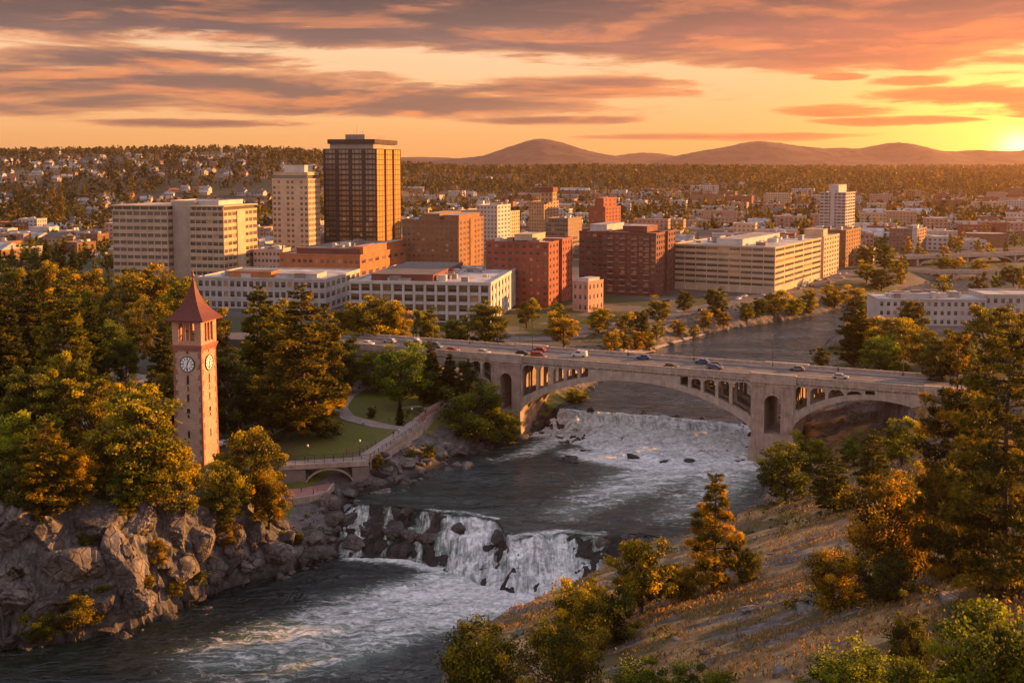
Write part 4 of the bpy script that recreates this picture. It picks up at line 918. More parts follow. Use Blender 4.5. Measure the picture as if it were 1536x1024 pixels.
    # striped cream office by the river
    b = Bld('striped_office', 'cream seven-storey office with long window stripes above the river bank', 'office building', 1163, 373, 622, -30)
    xl, d = b.lx(1011), b.ly(1233); H = b.H; kw = dict(wr=.94, sill=.46, head=.08, rec=.45, pierback=.25, base=3.2)
    b.block(xl, 0, 0, d, 0, H, CREAM2, 7, 9, 5, roof=ROOFW, **kw); b.block(xl+22, -22, 10, d-14, H+.31, H+3.6, WHT, parapet=.3); b.units(xl+4, -4, 5, d-6, H+.3, 25, 9)
    for i in range(10):
        m = MB(); x = xl+.8+(-xl-1.6)*i/9; m.box(x-.35, x+.35, -.06, .1, 0, 3.2); m.build('column', WHT, b.root)
    b.done()
    b = Bld('cream_block', 'plain cream end wall with a lit narrow side, just behind the striped office', 'office building', 1236, 357, 715, -30)
    xl, d = b.lx(1196), b.ly(1259); H = b.H; b.block(xl, 0, 0, d, 0, H, P('sand_render', (.42, .30, .21)), 9, 3, 6, wr=.35, sill=.36, head=.25, rec=.3, rr=dict(wr=.6)); b.block(-13, -1, 2, 12, H+.31, H+5, CREAM2, parapet=.3); b.done()
    b = Bld('brown_block', 'brown brick block with an orange lit side beyond the cream end wall', 'office building', 1269, 347, 790, -30)
    xl, d = b.lx(1205), b.ly(1291); H = b.H; b.block(xl, 0, 0, d, 0, H, BRICK_B, 9, 10, 6, wr=.5, sill=.36, head=.25, rec=.35, roof=ROOFD); b.units(xl, 0, 2, d, H+.3, 7, 12); b.done()
    b = Bld('apartment_tower', 'lone pale apartment tower with balcony bands standing over mid town', 'apartment tower', 1269, 290, 1120, -30)
    xl, d = b.lx(1230), b.ly(1283); H = b.H; b.block(xl, 0, 0, d, 0, H, PALE, 14, 6, 4, wr=.82, sill=.42, head=.06, rec=.8, pierback=.3); b.block(xl+8, -8, 3, d-4, H+.31, H+8, PALE, parapet=.3)
    m = MB(); xm = xl/2; m.box(xm-2, xm+2, -.7, .1, 0, H+4); m.build('stair_fin', PALE, b.root); b.mast(xm, 6, H+8, H+14); b.done()
    b = Bld('brown_block', 'brown apartment block with a pale corner strip near the far arched bridge', 'apartment block', 1376, 345, 920, -31)
    xl, d = b.lx(1334), b.ly(1390); H = b.H; b.block(xl, 0, 0, d, 0, H, P('mauve_brick', (.20, .115, .085)), 7, 8, 4, wr=.55, sill=.36, head=.2, rec=.35); m = MB(); m.box(-4, .3, -.3, .2, 0, H+1.5); m.build('corner_pier', PALE, b.root); b.units(xl, 0, 2, d, H+.3, 7, 14); b.done()
    # wide grey building on the right bank
    b = Bld('grey_building', 'wide pale grey three-storey building with a flat roof on the right bank', 'low building', 1480, 451, 470, -4)
    xl, d = b.lx(1318), 20.; H = b.H
    b.block(xl, 0, 0, d, 0, H, PALE, 3, 16, 8, wr=.5, sill=.32, head=.22, rec=.4, roof=ROOFW, parapet=.6); b.block(0.1, 40, 3, d+3, 0, H+1.6, PALE, 3, 13, 8, wr=.5, sill=.32, head=.22, rec=.4, roof=ROOFW); b.block(xl+8, -14, 6, d-6, H+.31, H+1.8, WHT, parapet=.2); b.units(xl+3, -2, 2, d-2, H+.3, 16, 19); b.done()
    # left side of the picture
    b = Bld('round_office', 'brown drum-shaped office with window bands at the left edge', 'office building', 62, 352, 1000, -10)
    H = b.H; rr = (b.lx(84)-b.lx(-12))/2; cx = b.lx(84)-rr
    fl = 6; m = MB(); pr = [(rr-1.2, 0)]
    for f in range(fl): z = H*f/fl; pr += [(rr-1.2, z+.01), (rr, z+.02), (rr, z+H/fl*.45), (rr-1.2, z+H/fl*.46)]
    pr += [(rr-1.2, H), (rr+.4, H+.02), (rr+.4, H+1.2), (.1, H+1.25)]; m.lathe((cx, rr, 0), pr, 40); m.build('wall', P('umber_brick', (.19, .10, .065)), b.root)
    for f in range(fl): m = MB(); m.lathe((cx, rr, 0), [(rr-1.0, H/fl*(f+.44)), (rr-1.0, H/fl*(f+1.0))], 40); m.build('window', GL_DARK, b.root)
    b.block(cx-10, cx+10, rr-8, rr+8, H+1.3, H+5, ROOFU if False else WHT, parapet=.3); b.done()
    b = Bld('low_building', 'low pinkish building with small windows left of the cream office', 'low building', 122, 386, 860, -8)
    xl, d = b.lx(84), b.ly(170); H = b.H; b.block(xl, 0, 0, 40, 0, H, P('rose_render', (.34, .22, .17)), 3, 7, 7, wr=.5, sill=.3, head=.3, rec=.3); b.block(.1, 26, 4, 34, 0, H-1., P('rose_render', 0), 3, 7, 7, wr=.5, sill=.3, head=.3, rec=.3); b.units(xl, 20, 6, 30, H+.3, 10, 21); b.done()
    b = Bld('low_building', 'small pinkish white building below the white apartment tower', 'low building', 420, 376, 720, -8)
    xl, d = b.lx(380), 20; H = b.H; b.block(xl, 0, 0, d, 0, H, P('blush_render', (.44, .33, .28)), 4, 7, 5, wr=.6, sill=.3, head=.3, rec=.3, roof=ROOFW); b.units(xl, 0, 3, d, H+.3, 7, 23); b.done()
town()
# ------------------------------------------------------------------ trees
def unit(v): return v/(np.linalg.norm(v, axis=-1, keepdims=True)+1e-9)
def leaf_quads(C, L, Wd, rg, up=.35, axis=None):
    """a small folded diamond of leaves at each centre"""
    n = len(C); a = unit(rg.normal(size=(n, 3)) if axis is None else axis+rg.normal(size=(n, 3))*.45); t = rg.normal(size=(n, 3)); t[:, 2] *= (1-up)
    b = unit(np.cross(a, unit(t)+1e-6)); L = np.broadcast_to(L, (n,))[:, None]; Wd = np.broadcast_to(Wd, (n,))[:, None]
    V = np.stack([C-a*L*.5, C+b*Wd*.5, C+a*L*.5, C-b*Wd*.5], 1).reshape(-1, 3)
    return V, np.arange(n*4).reshape(-1, 4)
def clump(c, r, n, rg, flat=.7):
    """points through a lumpy ball, denser at its skin"""
    d = unit(rg.normal(size=(n, 3))); rad = r*(rg.random(n)**.45)*(.75+.5*vnoise(d[:, 0]*1.7+c[0], d[:, 1]*1.7+c[1], d[:, 2]*1.7, 5))
    d[:, 2] *= flat; return c+d*rad[:, None], d
def gen_round(seed, H=14., Wd=11., leaves=7000, size=.62, base=.22, open_=.25, limbs=26):
    """broadleaf: a forked trunk, limbs that end in leaf clumps of different size"""
    rg = np.random.default_rng(seed); tk = MB(); th = H*base
    lean = rg.normal(size=2)*.03*H
    spine = [(lean[0]*t*t, lean[1]*t*t, H*.82*t) for t in np.linspace(0, 1, 8)]; tk.tube(spine, np.linspace(H*.026, H*.006, 8), 7)
    C = []; D = []; T = []
    n_each = leaves//limbs; V = []
    for i in range(limbs):
        f = (i+.5)/limbs; z = base+.05+(1-base-.12)*f**.85; az = i*2.39996+rg.normal()*.35
        prof = math.sin(math.pi*min(1, max(.12, (z-base*.55)/(1.04-base*.55)))**.9)**.75
        r = Wd*.5*prof*rg.uniform(.55, 1.02); tip = np.array([math.cos(az)*r+lean[0]*z, math.sin(az)*r+lean[1]*z, H*z+rg.normal()*H*.025])
        z0 = max(base*.7, z-.22-.1*rg.random()); root = np.array([lean[0]*z0*z0, lean[1]*z0*z0, H*.82*z0]); mid = root*.45+tip*.55+np.array([0, 0, -.06*H*rg.random()])
        tk.tube([root, mid, tip], [H*.009, H*.006, H*.002], 5)
        for j in range(3):
            s = rg.uniform(.45, 1.08); c = root+(tip-root)*s+rg.normal(size=3)*Wd*.055
            p, d = clump(c, Wd*rg.uniform(.07, .155), int(n_each/3*rg.uniform(.4, 1.6)), rg, .72)
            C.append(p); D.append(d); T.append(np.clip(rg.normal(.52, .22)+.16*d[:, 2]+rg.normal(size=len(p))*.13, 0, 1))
            for q in range(2): e = p[rg.integers(len(p))]; tk.tube([c*.6+mid*.4, e], [H*.003, H*.001], 3)
    C = np.concatenate(C); D = np.concatenate(D); T = np.concatenate(T)
    V, Q = leaf_quads(C, size*rg.uniform(.6, 1.3, len(C)), size*rg.uniform(.45, .8, len(C)), rg)
    return tk, V, Q, np.repeat(T, 4)
def gen_pine(seed, H=26., Wd=12., leaves=9000, size=.8, base=.12, power=.75, droop=.1, whorls=22, full=.55, ragged=.3, tuft=False):
    """conifer: a straight mast, rings of boughs carrying flat sprays of needles"""
    rg = np.random.default_rng(seed); tk = MB()
    bend = rg.normal(size=2)*.012*H; sp = lambda t: np.array([bend[0]*math.sin(2.5*t), bend[1]*math.sin(3*t), H*t])
    tk.tube([sp(t) for t in np.linspace(0, .995, 12)], np.linspace(H*.017, H*.0015, 12), 7)
    C = []; T = []; A = []; tot = 0; boughs = []
    for w in range(whorls):
        t = base+(1-base)*(w+.3*rg.random())/whorls; k = rg.integers(4, 7); a0 = rg.random()*6.28
        for j in range(k):
            t2 = min(.985, t+rg.normal()*.012); sh = (1-(t2-base)/(1-base))
            L = Wd*.5*(sh**power*.93+.05)*(1-.55*max(0, (sh-.82)/.18))*rg.uniform(1-ragged, 1.12); boughs.append((t2, a0+j*6.283/k+rg.normal()*.25, L))
    Ls = np.array([b[2] for b in boughs]); ws = Ls**1.5; ws /= ws.sum()
    for (t, az, L), wgt in zip(boughs, ws):
        r0 = sp(t); dirh = np.array([math.cos(az), math.sin(az), 0]); rise = rg.normal(.05, .09)
        tip = r0+dirh*L+np.array([0, 0, L*(rise-droop*(1-t))]); mid = r0+dirh*L*.55+np.array([0, 0, L*(rise*.4-droop*.35)])
        tk.tube([r0, mid, tip], [H*.0045*(.4+sh_(L, Wd)), H*.0025, H*.001], 4)
        n = max(5, int(leaves*wgt)); s = full*0+(1-full)+full*rg.random(n)**.7; s[:max(2, n//6)] = rg.uniform(.15, 1, max(2, n//6))
        P = (r0*(1-s)[:, None]**2+2*mid*((1-s)*s)[:, None]+tip*(s**2)[:, None]); wdt = L*.26*np.sin(np.pi*np.clip(s*.9+.08, 0, 1))**.6
        side = np.cross(dirh, [0, 0, 1.]); lat = rg.normal(size=n)*.6*wdt; P = P+side*lat[:, None]+np.array([0, 0, 1.])*(rg.normal(size=n)*.055*L+.10*size*rg.normal(size=n)-.04*np.abs(lat))[:, None]
        C.append(P); A.append(unit(dirh[None]*.8+side[None]*np.sign(lat)[:, None]*.7+np.array([0, 0, .25])));
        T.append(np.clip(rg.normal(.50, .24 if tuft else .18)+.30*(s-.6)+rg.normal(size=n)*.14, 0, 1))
    C = np.concatenate(C); T = np.concatenate(T); A = np.concatenate(A)
    if tuft:
        n = len(C); k = 7; C2 = np.repeat(C, k, 0); ax = unit(np.repeat(A, k, 0)+rg.normal(size=(n*k, 3))*.75); l = size*rg.uniform(.6, 1.15, n*k)
        V, Q = leaf_quads(C2+ax*(l*.4)[:, None], l, l*.17, rg, 0., ax); return tk, V, Q, np.repeat(np.repeat(T, k)+rg.normal(size=n*k)*.08, 4).clip(0, 1)
    V, Q = leaf_quads(C, size*rg.uniform(.6, 1.3, len(C)), size*rg.uniform(.3, .55, len(C)), rg, .5, A)
    return tk, V, Q, np.repeat(T, 4)
def sh_(L, Wd): return L/(Wd*.5)
PROTO = {}
def proto(key):
    """mesh data of one kind of tree, made once"""
    if key in PROTO: return PROTO[key]
    k, i = key
    if k == 'round': g = gen_round(100+i, 14, 11.5, 10500, .46, (.18, .24, .14, .20)[i], limbs=(26, 22, 30, 28)[i]); nom = (14., 11.5); f = FOL
    elif k == 'tall': g = gen_round(150+i, 22, 12.5, 15000, .56, .08, limbs=40); nom = (22., 12.5); f = FOL
    elif k == 'larch': g = gen_pine(200+i, 18, 11., 12000, .56, .08, .66, .03, 19, .75, .42); nom = (18., 11.); f = FOL
    elif k == 'pine': g = gen_pine(230+i, 32, 17., 19000, .82, .07, .60, .06, 27, .8, .45); nom = (32., 17.); f = FOLP
    elif k == 'spruce': g = gen_pine(260+i, 28, 11., 18000, .74, .04, .80, .14, 36, .9, .30); nom = (28., 11.); f = FOLP
    elif k == 'nearpine': g = gen_pine(300+i, 15, 9.5, 4600, .50, .08, .66, .0, 14, .7, .32, True); nom = (15., 9.5); f = FOLP
    elif k == 'bigpine': g = gen_pine(320+i, 31, 17., 9000, .72, .03, .46, .04, 25, .75, .45, True); nom = (31., 17.); f = FOLP
    elif k == 'shrub': g = gen_round(340+i, 8, 8.5, 15000, .26, .06, limbs=40); nom = (8., 8.5); f = FOL
    elif k == 'cround': g = gen_round(400+i, 12, 10, 1500, .95, .16, limbs=16); nom = (12., 10.); f = FOL
    elif k == 'cspruce': g = gen_pine(420+i, 18, 8., 1000, 1.3, .05, .85, .12, 15, .8, .25); nom = (18., 8.); f = FOLP
    tk, V, Q, T = g
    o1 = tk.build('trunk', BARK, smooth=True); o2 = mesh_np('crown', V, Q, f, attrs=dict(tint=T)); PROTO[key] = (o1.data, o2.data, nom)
    for o in (o1, o2): bpy.data.objects.remove(o)
    return PROTO[key]
def tree(name, label, key, p, H, Wd, tone=(1, 1, 1), group=None, rz=None, cat='tree', parts=True):
    mt, mc, (h0, w0) = proto(key); r = empty(name, (p[0], p[1], p[2]-.25), RNG.random()*6.28 if rz is None else rz)
    r.scale = (Wd/w0, Wd/w0, H/h0); tag(r, label, cat, group)
    for nm, me in (('trunk', mt), ('crown', mc)):
        o = link(bpy.data.objects.new(nm, me), r)
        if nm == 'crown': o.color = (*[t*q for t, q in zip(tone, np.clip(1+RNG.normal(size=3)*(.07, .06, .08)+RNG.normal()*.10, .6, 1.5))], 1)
    return r
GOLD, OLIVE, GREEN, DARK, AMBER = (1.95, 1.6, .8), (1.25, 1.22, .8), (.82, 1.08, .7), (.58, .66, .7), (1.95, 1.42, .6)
def ptree(name, label, kind, i, cx, top, base, hw, tone=OLIVE, Y=None, cat='tree', group=None):
    """a tree whose foot is seen (or hidden) at photo row base and whose top is at row top"""
    p = hit(cx, base)
    if Y is not None: q = aty(cx, base, Y); p = np.array([q[0], q[1], ground(q[0], q[1])])
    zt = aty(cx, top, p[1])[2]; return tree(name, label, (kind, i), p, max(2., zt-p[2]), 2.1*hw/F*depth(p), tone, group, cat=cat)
def trees_near():
    T = [ # left bank, from the picture's edge to the clock tower
     ('fir_tree', 'very tall dark fir rising at the far left edge of the park', 'spruce', 0, 8, 425, 648, 55, DARK),
     ('pine_tree', 'broad dark pine with a golden flank, second from the left edge', 'pine', 0, 100, 408, 610, 62, OLIVE),
     ('fir_tree', 'slim dark fir behind the broad dark pine at the left', 'spruce', 1, 52, 402, 575, 40, DARK),
     ('park_tree', 'pale green round tree between the dark pine and the bare willow', 'round', 0, 162, 476, 570, 36, GREEN),
     ('park_tree', 'tall yellow-green tree before the cream office, left of the spire', 'tall', 0, 226, 388, 520, 52, GOLD),
     ('park_tree', 'golden tree with a thin crown behind the red tower roof', 'tall', 1, 272, 408, 540, 34, GOLD),
     ('willow_tree', 'greyish drooping tree standing left of the belfry', 'round', 1, 204, 452, 556, 30, (.95, .85, .95)),
     ('fir_tree', 'dark narrow fir just left of the clock tower shaft', 'spruce', 1, 246, 478, 610, 30, DARK),
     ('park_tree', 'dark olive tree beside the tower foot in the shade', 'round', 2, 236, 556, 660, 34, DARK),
     ('park_tree', 'deep green round tree at the left edge above the cliff', 'round', 3, 18, 610, 742, 52, GREEN),
     ('park_tree', 'olive round tree behind the golden larch on the cliff', 'tall', 0, 78, 552, 690, 50, OLIVE),
     ('park_tree', 'lit golden tree with a visible trunk above the cliff top', 'tall', 1, 142, 556, 708, 48, GOLD),
     ('larch_tree', 'golden larch with spreading tiers on the cliff edge at the left', 'larch', 0, 74, 622, 772, 62, AMBER),
     ('larch_tree', 'small orange larch in the middle of the cliff top trees', 'larch', 1, 157, 636, 744, 44, AMBER),
     ('park_tree', 'big golden-green tree leaning over the cliff, left of the tower', 'tall', 0, 222, 568, 748, 66, GOLD),
     ('park_tree', 'bushy gold tree hanging over the rock at the tower foot', 'round', 1, 262, 652, 790, 50, GOLD),
     ('park_tree', 'bright golden round tree right of the clock tower foot', 'round', 0, 384, 634, 770, 54, (1.5, 1.2, .8)),
     ('park_tree', 'olive bushy tree directly below the clock tower', 'round', 2, 342, 684, 786, 38, OLIVE),
     ('park_tree', 'small golden tree on the rocks under the bright round one', 'round', 3, 404, 704, 792, 34, AMBER),
     ('park_tree', 'dark tree behind the right edge of the clock tower', 'tall', 1, 350, 520, 660, 42, DARK),
     ('pine_tree', 'tall gold-tipped pine between the clock tower and the giant park pine', 'pine', 1, 388, 424, 628, 58, OLIVE),
     ('pine_tree', 'giant golden pine on the lawn, tallest tree of the park', 'pine', 2, 458, 424, 656, 76, (1.2, 1.02, .85)),
     ('pine_tree', 'olive pine behind the giant park pine, on its right', 'pine', 0, 492, 452, 622, 42, OLIVE),
     ('park_tree', 'golden leafy tree behind the lawn, left of the white building', 'tall', 0, 524, 446, 545, 32, GOLD),
     ('park_tree', 'tall green-gold tree before the white frame building', 'tall', 1, 566, 438, 548, 42, GOLD),
     ('park_tree', 'wide green tree on the lawn with a short trunk', 'round', 1, 600, 516, 612, 48, GREEN),
     ('fir_tree', 'small dark fir beside the wide green lawn tree', 'spruce', 0, 646, 512, 604, 26, DARK),
     ('fir_tree', 'dark fir close to the left end of the bridge', 'spruce', 1, 676, 528, 604, 26, DARK),
     ('park_tree', 'dark green tree under the first bridge arch', 'round', 3, 706, 540, 610, 28, DARK),
     ('river_tree', 'large dark green bush tree against the left bridge pier', 'round', 2, 716, 574, 666, 56, GREEN),
     ('river_tree', 'dark leafy bush at the foot of the left bridge pier', 'round', 3, 756, 606, 668, 30, GREEN),
     # beyond the bridge, left bank
     ('street_tree', 'dark green street tree at the white building corner', 'tall', 0, 734, 446, 522, 34, OLIVE),
     ('street_tree', 'slim street tree in front of the white frame building', 'tall', 1, 640, 458, 528, 24, OLIVE),
     ('street_tree', 'low green tree among lamp posts by the bridge end', 'round', 0, 682, 474, 520, 24, OLIVE),
     ('street_tree', 'yellow bush tree near the bridge ramp', 'round', 2, 690, 490, 520, 16, AMBER),
     ('street_tree', 'round gold-green tree above the bridge parapet', 'round', 1, 846, 470, 522, 27, GOLD),
     ('street_tree', 'dark narrow tree at the foot of the tall red brick block', 'tall', 0, 836, 448, 500, 14, OLIVE),
     ('street_tree', 'low dark tree under the right corner of the red brick block', 'round', 3, 790, 446, 492, 18, OLIVE),
     ('street_tree', 'full round tree before the pink house', 'round', 0, 898, 458, 500, 23, GOLD),
     ('street_tree', 'second round tree right of the one by the pink house', 'round', 2, 938, 466, 498, 19, GOLD),
     ('bank_tree', 'golden bush first in the row on the bank behind the bridge', 'round', 1, 916, 494, 530, 15, AMBER),
     ('bank_tree', 'golden bush second in the row on the bank behind the bridge', 'round', 3, 936, 496, 528, 13, GOLD),
     ('bank_tree', 'golden bush third in the row on the bank behind the bridge', 'round', 0, 956, 494, 526, 14, AMBER),
     ('bank_tree', 'golden bush last in the row on the bank behind the bridge', 'round', 2, 974, 497, 527, 13, GOLD),
     ('bank_tree', 'olive tree on the sloping bank above the river bend', 'round', 1, 990, 446, 488, 21, OLIVE),
     ('bank_tree', 'small yellow tree on the grassy bank', 'round', 3, 1018, 478, 504, 12, AMBER),
     ('bank_tree', 'dark pointed tree at the left foot of the striped office', 'tall', 1, 1076, 428, 474, 18, DARK),
     ('bank_tree', 'low dark tree at the dark brick apartment corner', 'round', 0, 1026, 434, 468, 15, DARK),
     ('bank_tree', 'little gold tree on the bank, pair with a bush', 'round', 2, 1058, 462, 492, 11, GOLD),
     ('bank_tree', 'gold bush close to the water line at the bend', 'round', 1, 1086, 464, 492, 12, GOLD),
     ('bank_tree', 'wide green tree below the corner of the striped office', 'round', 3, 1162, 434, 474, 24, GOLD),
     ('bank_tree', 'green bush right of the wide tree at the striped office', 'round', 0, 1192, 444, 474, 15, GOLD),
     ('bank_tree', 'tall gold tree at the right end of the striped office', 'tall', 0, 1214, 430, 470, 14, GOLD),
     ('bank_tree', 'gold tree where the bank turns, beside the street', 'round', 2, 1252, 426, 462, 20, GOLD),
     ('bank_tree', 'broad bush on the point of the bank', 'round', 1, 1284, 428, 460, 22, GOLD),
     # right bank beyond the bridge
     ('pine_tree', 'tall dark pine on the right bank above the river', 'pine', 1, 1278, 444, 548, 38, DARK),
     ('river_tree', 'dark bush at the water edge on the right bank', 'round', 3, 1234, 520, 552, 14, DARK),
     ('river_tree', 'broad golden tree right of the tall dark bank pine', 'round', 0, 1338, 470, 548, 40, GOLD),
     ('river_tree', 'green rounded tree behind the bridge rail on the right', 'round', 2, 1318, 500, 562, 34, GREEN),
     ('river_tree', 'gold tree with a forked trunk near the grey building', 'round', 1, 1384, 484, 562, 30, GOLD),
     ('river_tree', 'small green bush against the far bridge rail', 'round', 3, 1352, 538, 568, 16, GREEN),
     ('river_tree', 'dark oval tree before the wide grey building', 'round', 0, 1370, 446, 506, 26, DARK),
     ('river_tree', 'dark green tree at the right before the grey building', 'tall', 1, 1440, 488, 566, 28, DARK),
     # right bank and hillside before the bridge
     ('river_tree', 'light green bush at the foot of the right bridge pier', 'round', 2, 1178, 664, 752, 46, GREEN),
     ('river_tree', 'olive bush behind the light green one by the pier', 'round', 1, 1216, 648, 722, 34, OLIVE),
     ('pine_tree', 'young dark pine on the crest of the dry slope', 'larch', 1, 1252, 676, 768, 42, DARK),
     ('pine_tree', 'dark young pine under the right bridge arch', 'larch', 0, 1308, 640, 728, 34, DARK),
     ('river_tree', 'olive bush on the slope below the last bridge arch', 'round', 3, 1352, 626, 700, 34, OLIVE),
     ('pine_tree', 'golden lone pine standing on the edge of the dry slope', 'nearpine', 0, 1072, 704, 884, 54, (1.9, 1.45, .7)),
     ('slope_tree', 'amber tree with a dark slim trunk left of the lone pine', 'round', 0, 962, 796, 920, 50, AMBER),
     ('slope_shrub', 'orange shrub between the amber tree and the lone pine', 'shrub', 1, 1020, 842, 900, 34, AMBER),
     ('slope_shrub', 'dark green shrub behind the trunk of the lone pine', 'shrub', 2, 1120, 816, 870, 24, DARK),
     ('pine_tree', 'huge dark pine filling the right edge of the picture', 'bigpine', 0, 1508, 480, 890, 108, (1.0, .9, .85)),
     ('pine_tree', 'second dark pine left of the huge one, with bare twigs', 'bigpine', 1, 1428, 494, 868, 74, (1.05, .95, .85)),
     ('slope_tree', 'glowing yellow tree in front of the dark pines', 'shrub', 0, 1338, 706, 862, 72, (1.6, 1.2, .7)),
     ('slope_shrub', 'green and gold shrub alone on the grass, left of the yellow tree', 'shrub', 1, 1250, 816, 912, 46, GOLD),
     ('slope_shrub', 'dark shrub at the foot of the yellow tree', 'shrub', 2, 1330, 826, 900, 44, DARK),
     ('near_shrub', 'golden-topped bush at the water edge, highest of the low left bushes', 'shrub', 0, 862, 866, 985, 56, GOLD),
     ('near_shrub', 'wide olive bush at the bottom edge beside the water', 'shrub', 1, 722, 928, 1075, 72, OLIVE),
     ('near_shrub', 'dark green bush in the hollow behind the amber tree', 'shrub', 2, 920, 882, 962, 40, DARK),
     ('near_shrub', 'olive brown bush between the two bottom bushes', 'shrub', 2, 842, 924, 1070, 66, (.95, .85, .8)),
     ('near_shrub', 'bright green shrub in the middle of the bottom edge', 'shrub', 0, 958, 984, 1082, 62, GREEN),
     ('near_shrub', 'low green shrub right of the bright one at the bottom edge', 'shrub', 1, 1056, 992, 1085, 56, GREEN),
     ('near_shrub', 'olive shrub at the bottom edge on the dry slope', 'shrub', 2, 1276, 966, 1070, 74, OLIVE),
     ('near_shrub', 'dark shrub below the boulder at the right', 'shrub', 0, 1366, 912, 1010, 38, DARK),
     ('near_shrub', 'large light green bush in the bottom right corner', 'shrub', 1, 1478, 892, 1110, 104, GREEN),
     ('near_shrub', 'small light green bush left of the big corner one', 'shrub', 2, 1372, 980, 1085, 56, GREEN),
     # cliff plants
     ('cliff_shrub', 'dark shrub on a ledge high on the big cliff', 'round', 0, 132, 792, 822, 15, OLIVE), ('cliff_shrub', 'small dark shrub at the left edge of the cliff face', 'round', 3, 28, 846, 872, 14, DARK), ('cliff_shrub', 'amber shrub on the ledge above the toe of the buttress', 'round', 2, 222, 856, 884, 11, AMBER), ('cliff_shrub', 'gold bush hanging from the cliff top beside the small larch', 'round', 1, 186, 744, 778, 20, GOLD),
     ('cliff_shrub', 'olive bush on the broken rocks right of the cleft', 'round', 0, 300, 852, 878, 13, OLIVE), ('cliff_shrub', 'dark bush hanging over the left part of the cliff', 'round', 3, 60, 752, 792, 24, DARK), ('cliff_shrub', 'green tuft of shrub in the boulders near the terrace', 'round', 2, 446, 796, 816, 9, OLIVE),
     ('cliff_shrub', 'green-gold shrub growing at the foot of the big cliff', 'round', 1, 124, 876, 950, 40, GOLD),
     ('cliff_shrub', 'olive shrub at the waterline left of the green-gold one', 'round', 2, 66, 908, 962, 32, OLIVE),
     ('cliff_shrub', 'orange lit bush in the cleft of the cliff', 'round', 0, 238, 804, 850, 16, AMBER),
     ('cliff_shrub', 'orange twiggy bush on the rock face under the tower', 'round', 3, 344, 776, 822, 20, AMBER),
     ('cliff_shrub', 'small green bush low on the cliff near the water', 'round', 1, 262, 868, 896, 15, OLIVE),
     ('bank_shrub', 'small island shrub at the water under the main arch', 'round', 2, 866, 580, 604, 20, GOLD),
     ('bank_shrub', 'low shrub on the rocky slope below the promenade', 'round', 0, 642, 664, 690, 14, OLIVE),
     ('bank_shrub', 'small tuft of shrub on the rock at the promenade corner', 'round', 3, 566, 680, 704, 10, GOLD),
     ('bank_shrub', 'green shrub high on the rocky slope near the promenade', 'round', 1, 614, 672, 694, 9, OLIVE),
     ('lawn_shrub', 'dark round shrub alone on the lawn by the path', 'round', 2, 557, 608, 626, 8, DARK),
     ('lawn_shrub', 'upright dark shrub on the lawn near the promenade', 'spruce', 0, 600, 600, 638, 9, DARK),
    ]
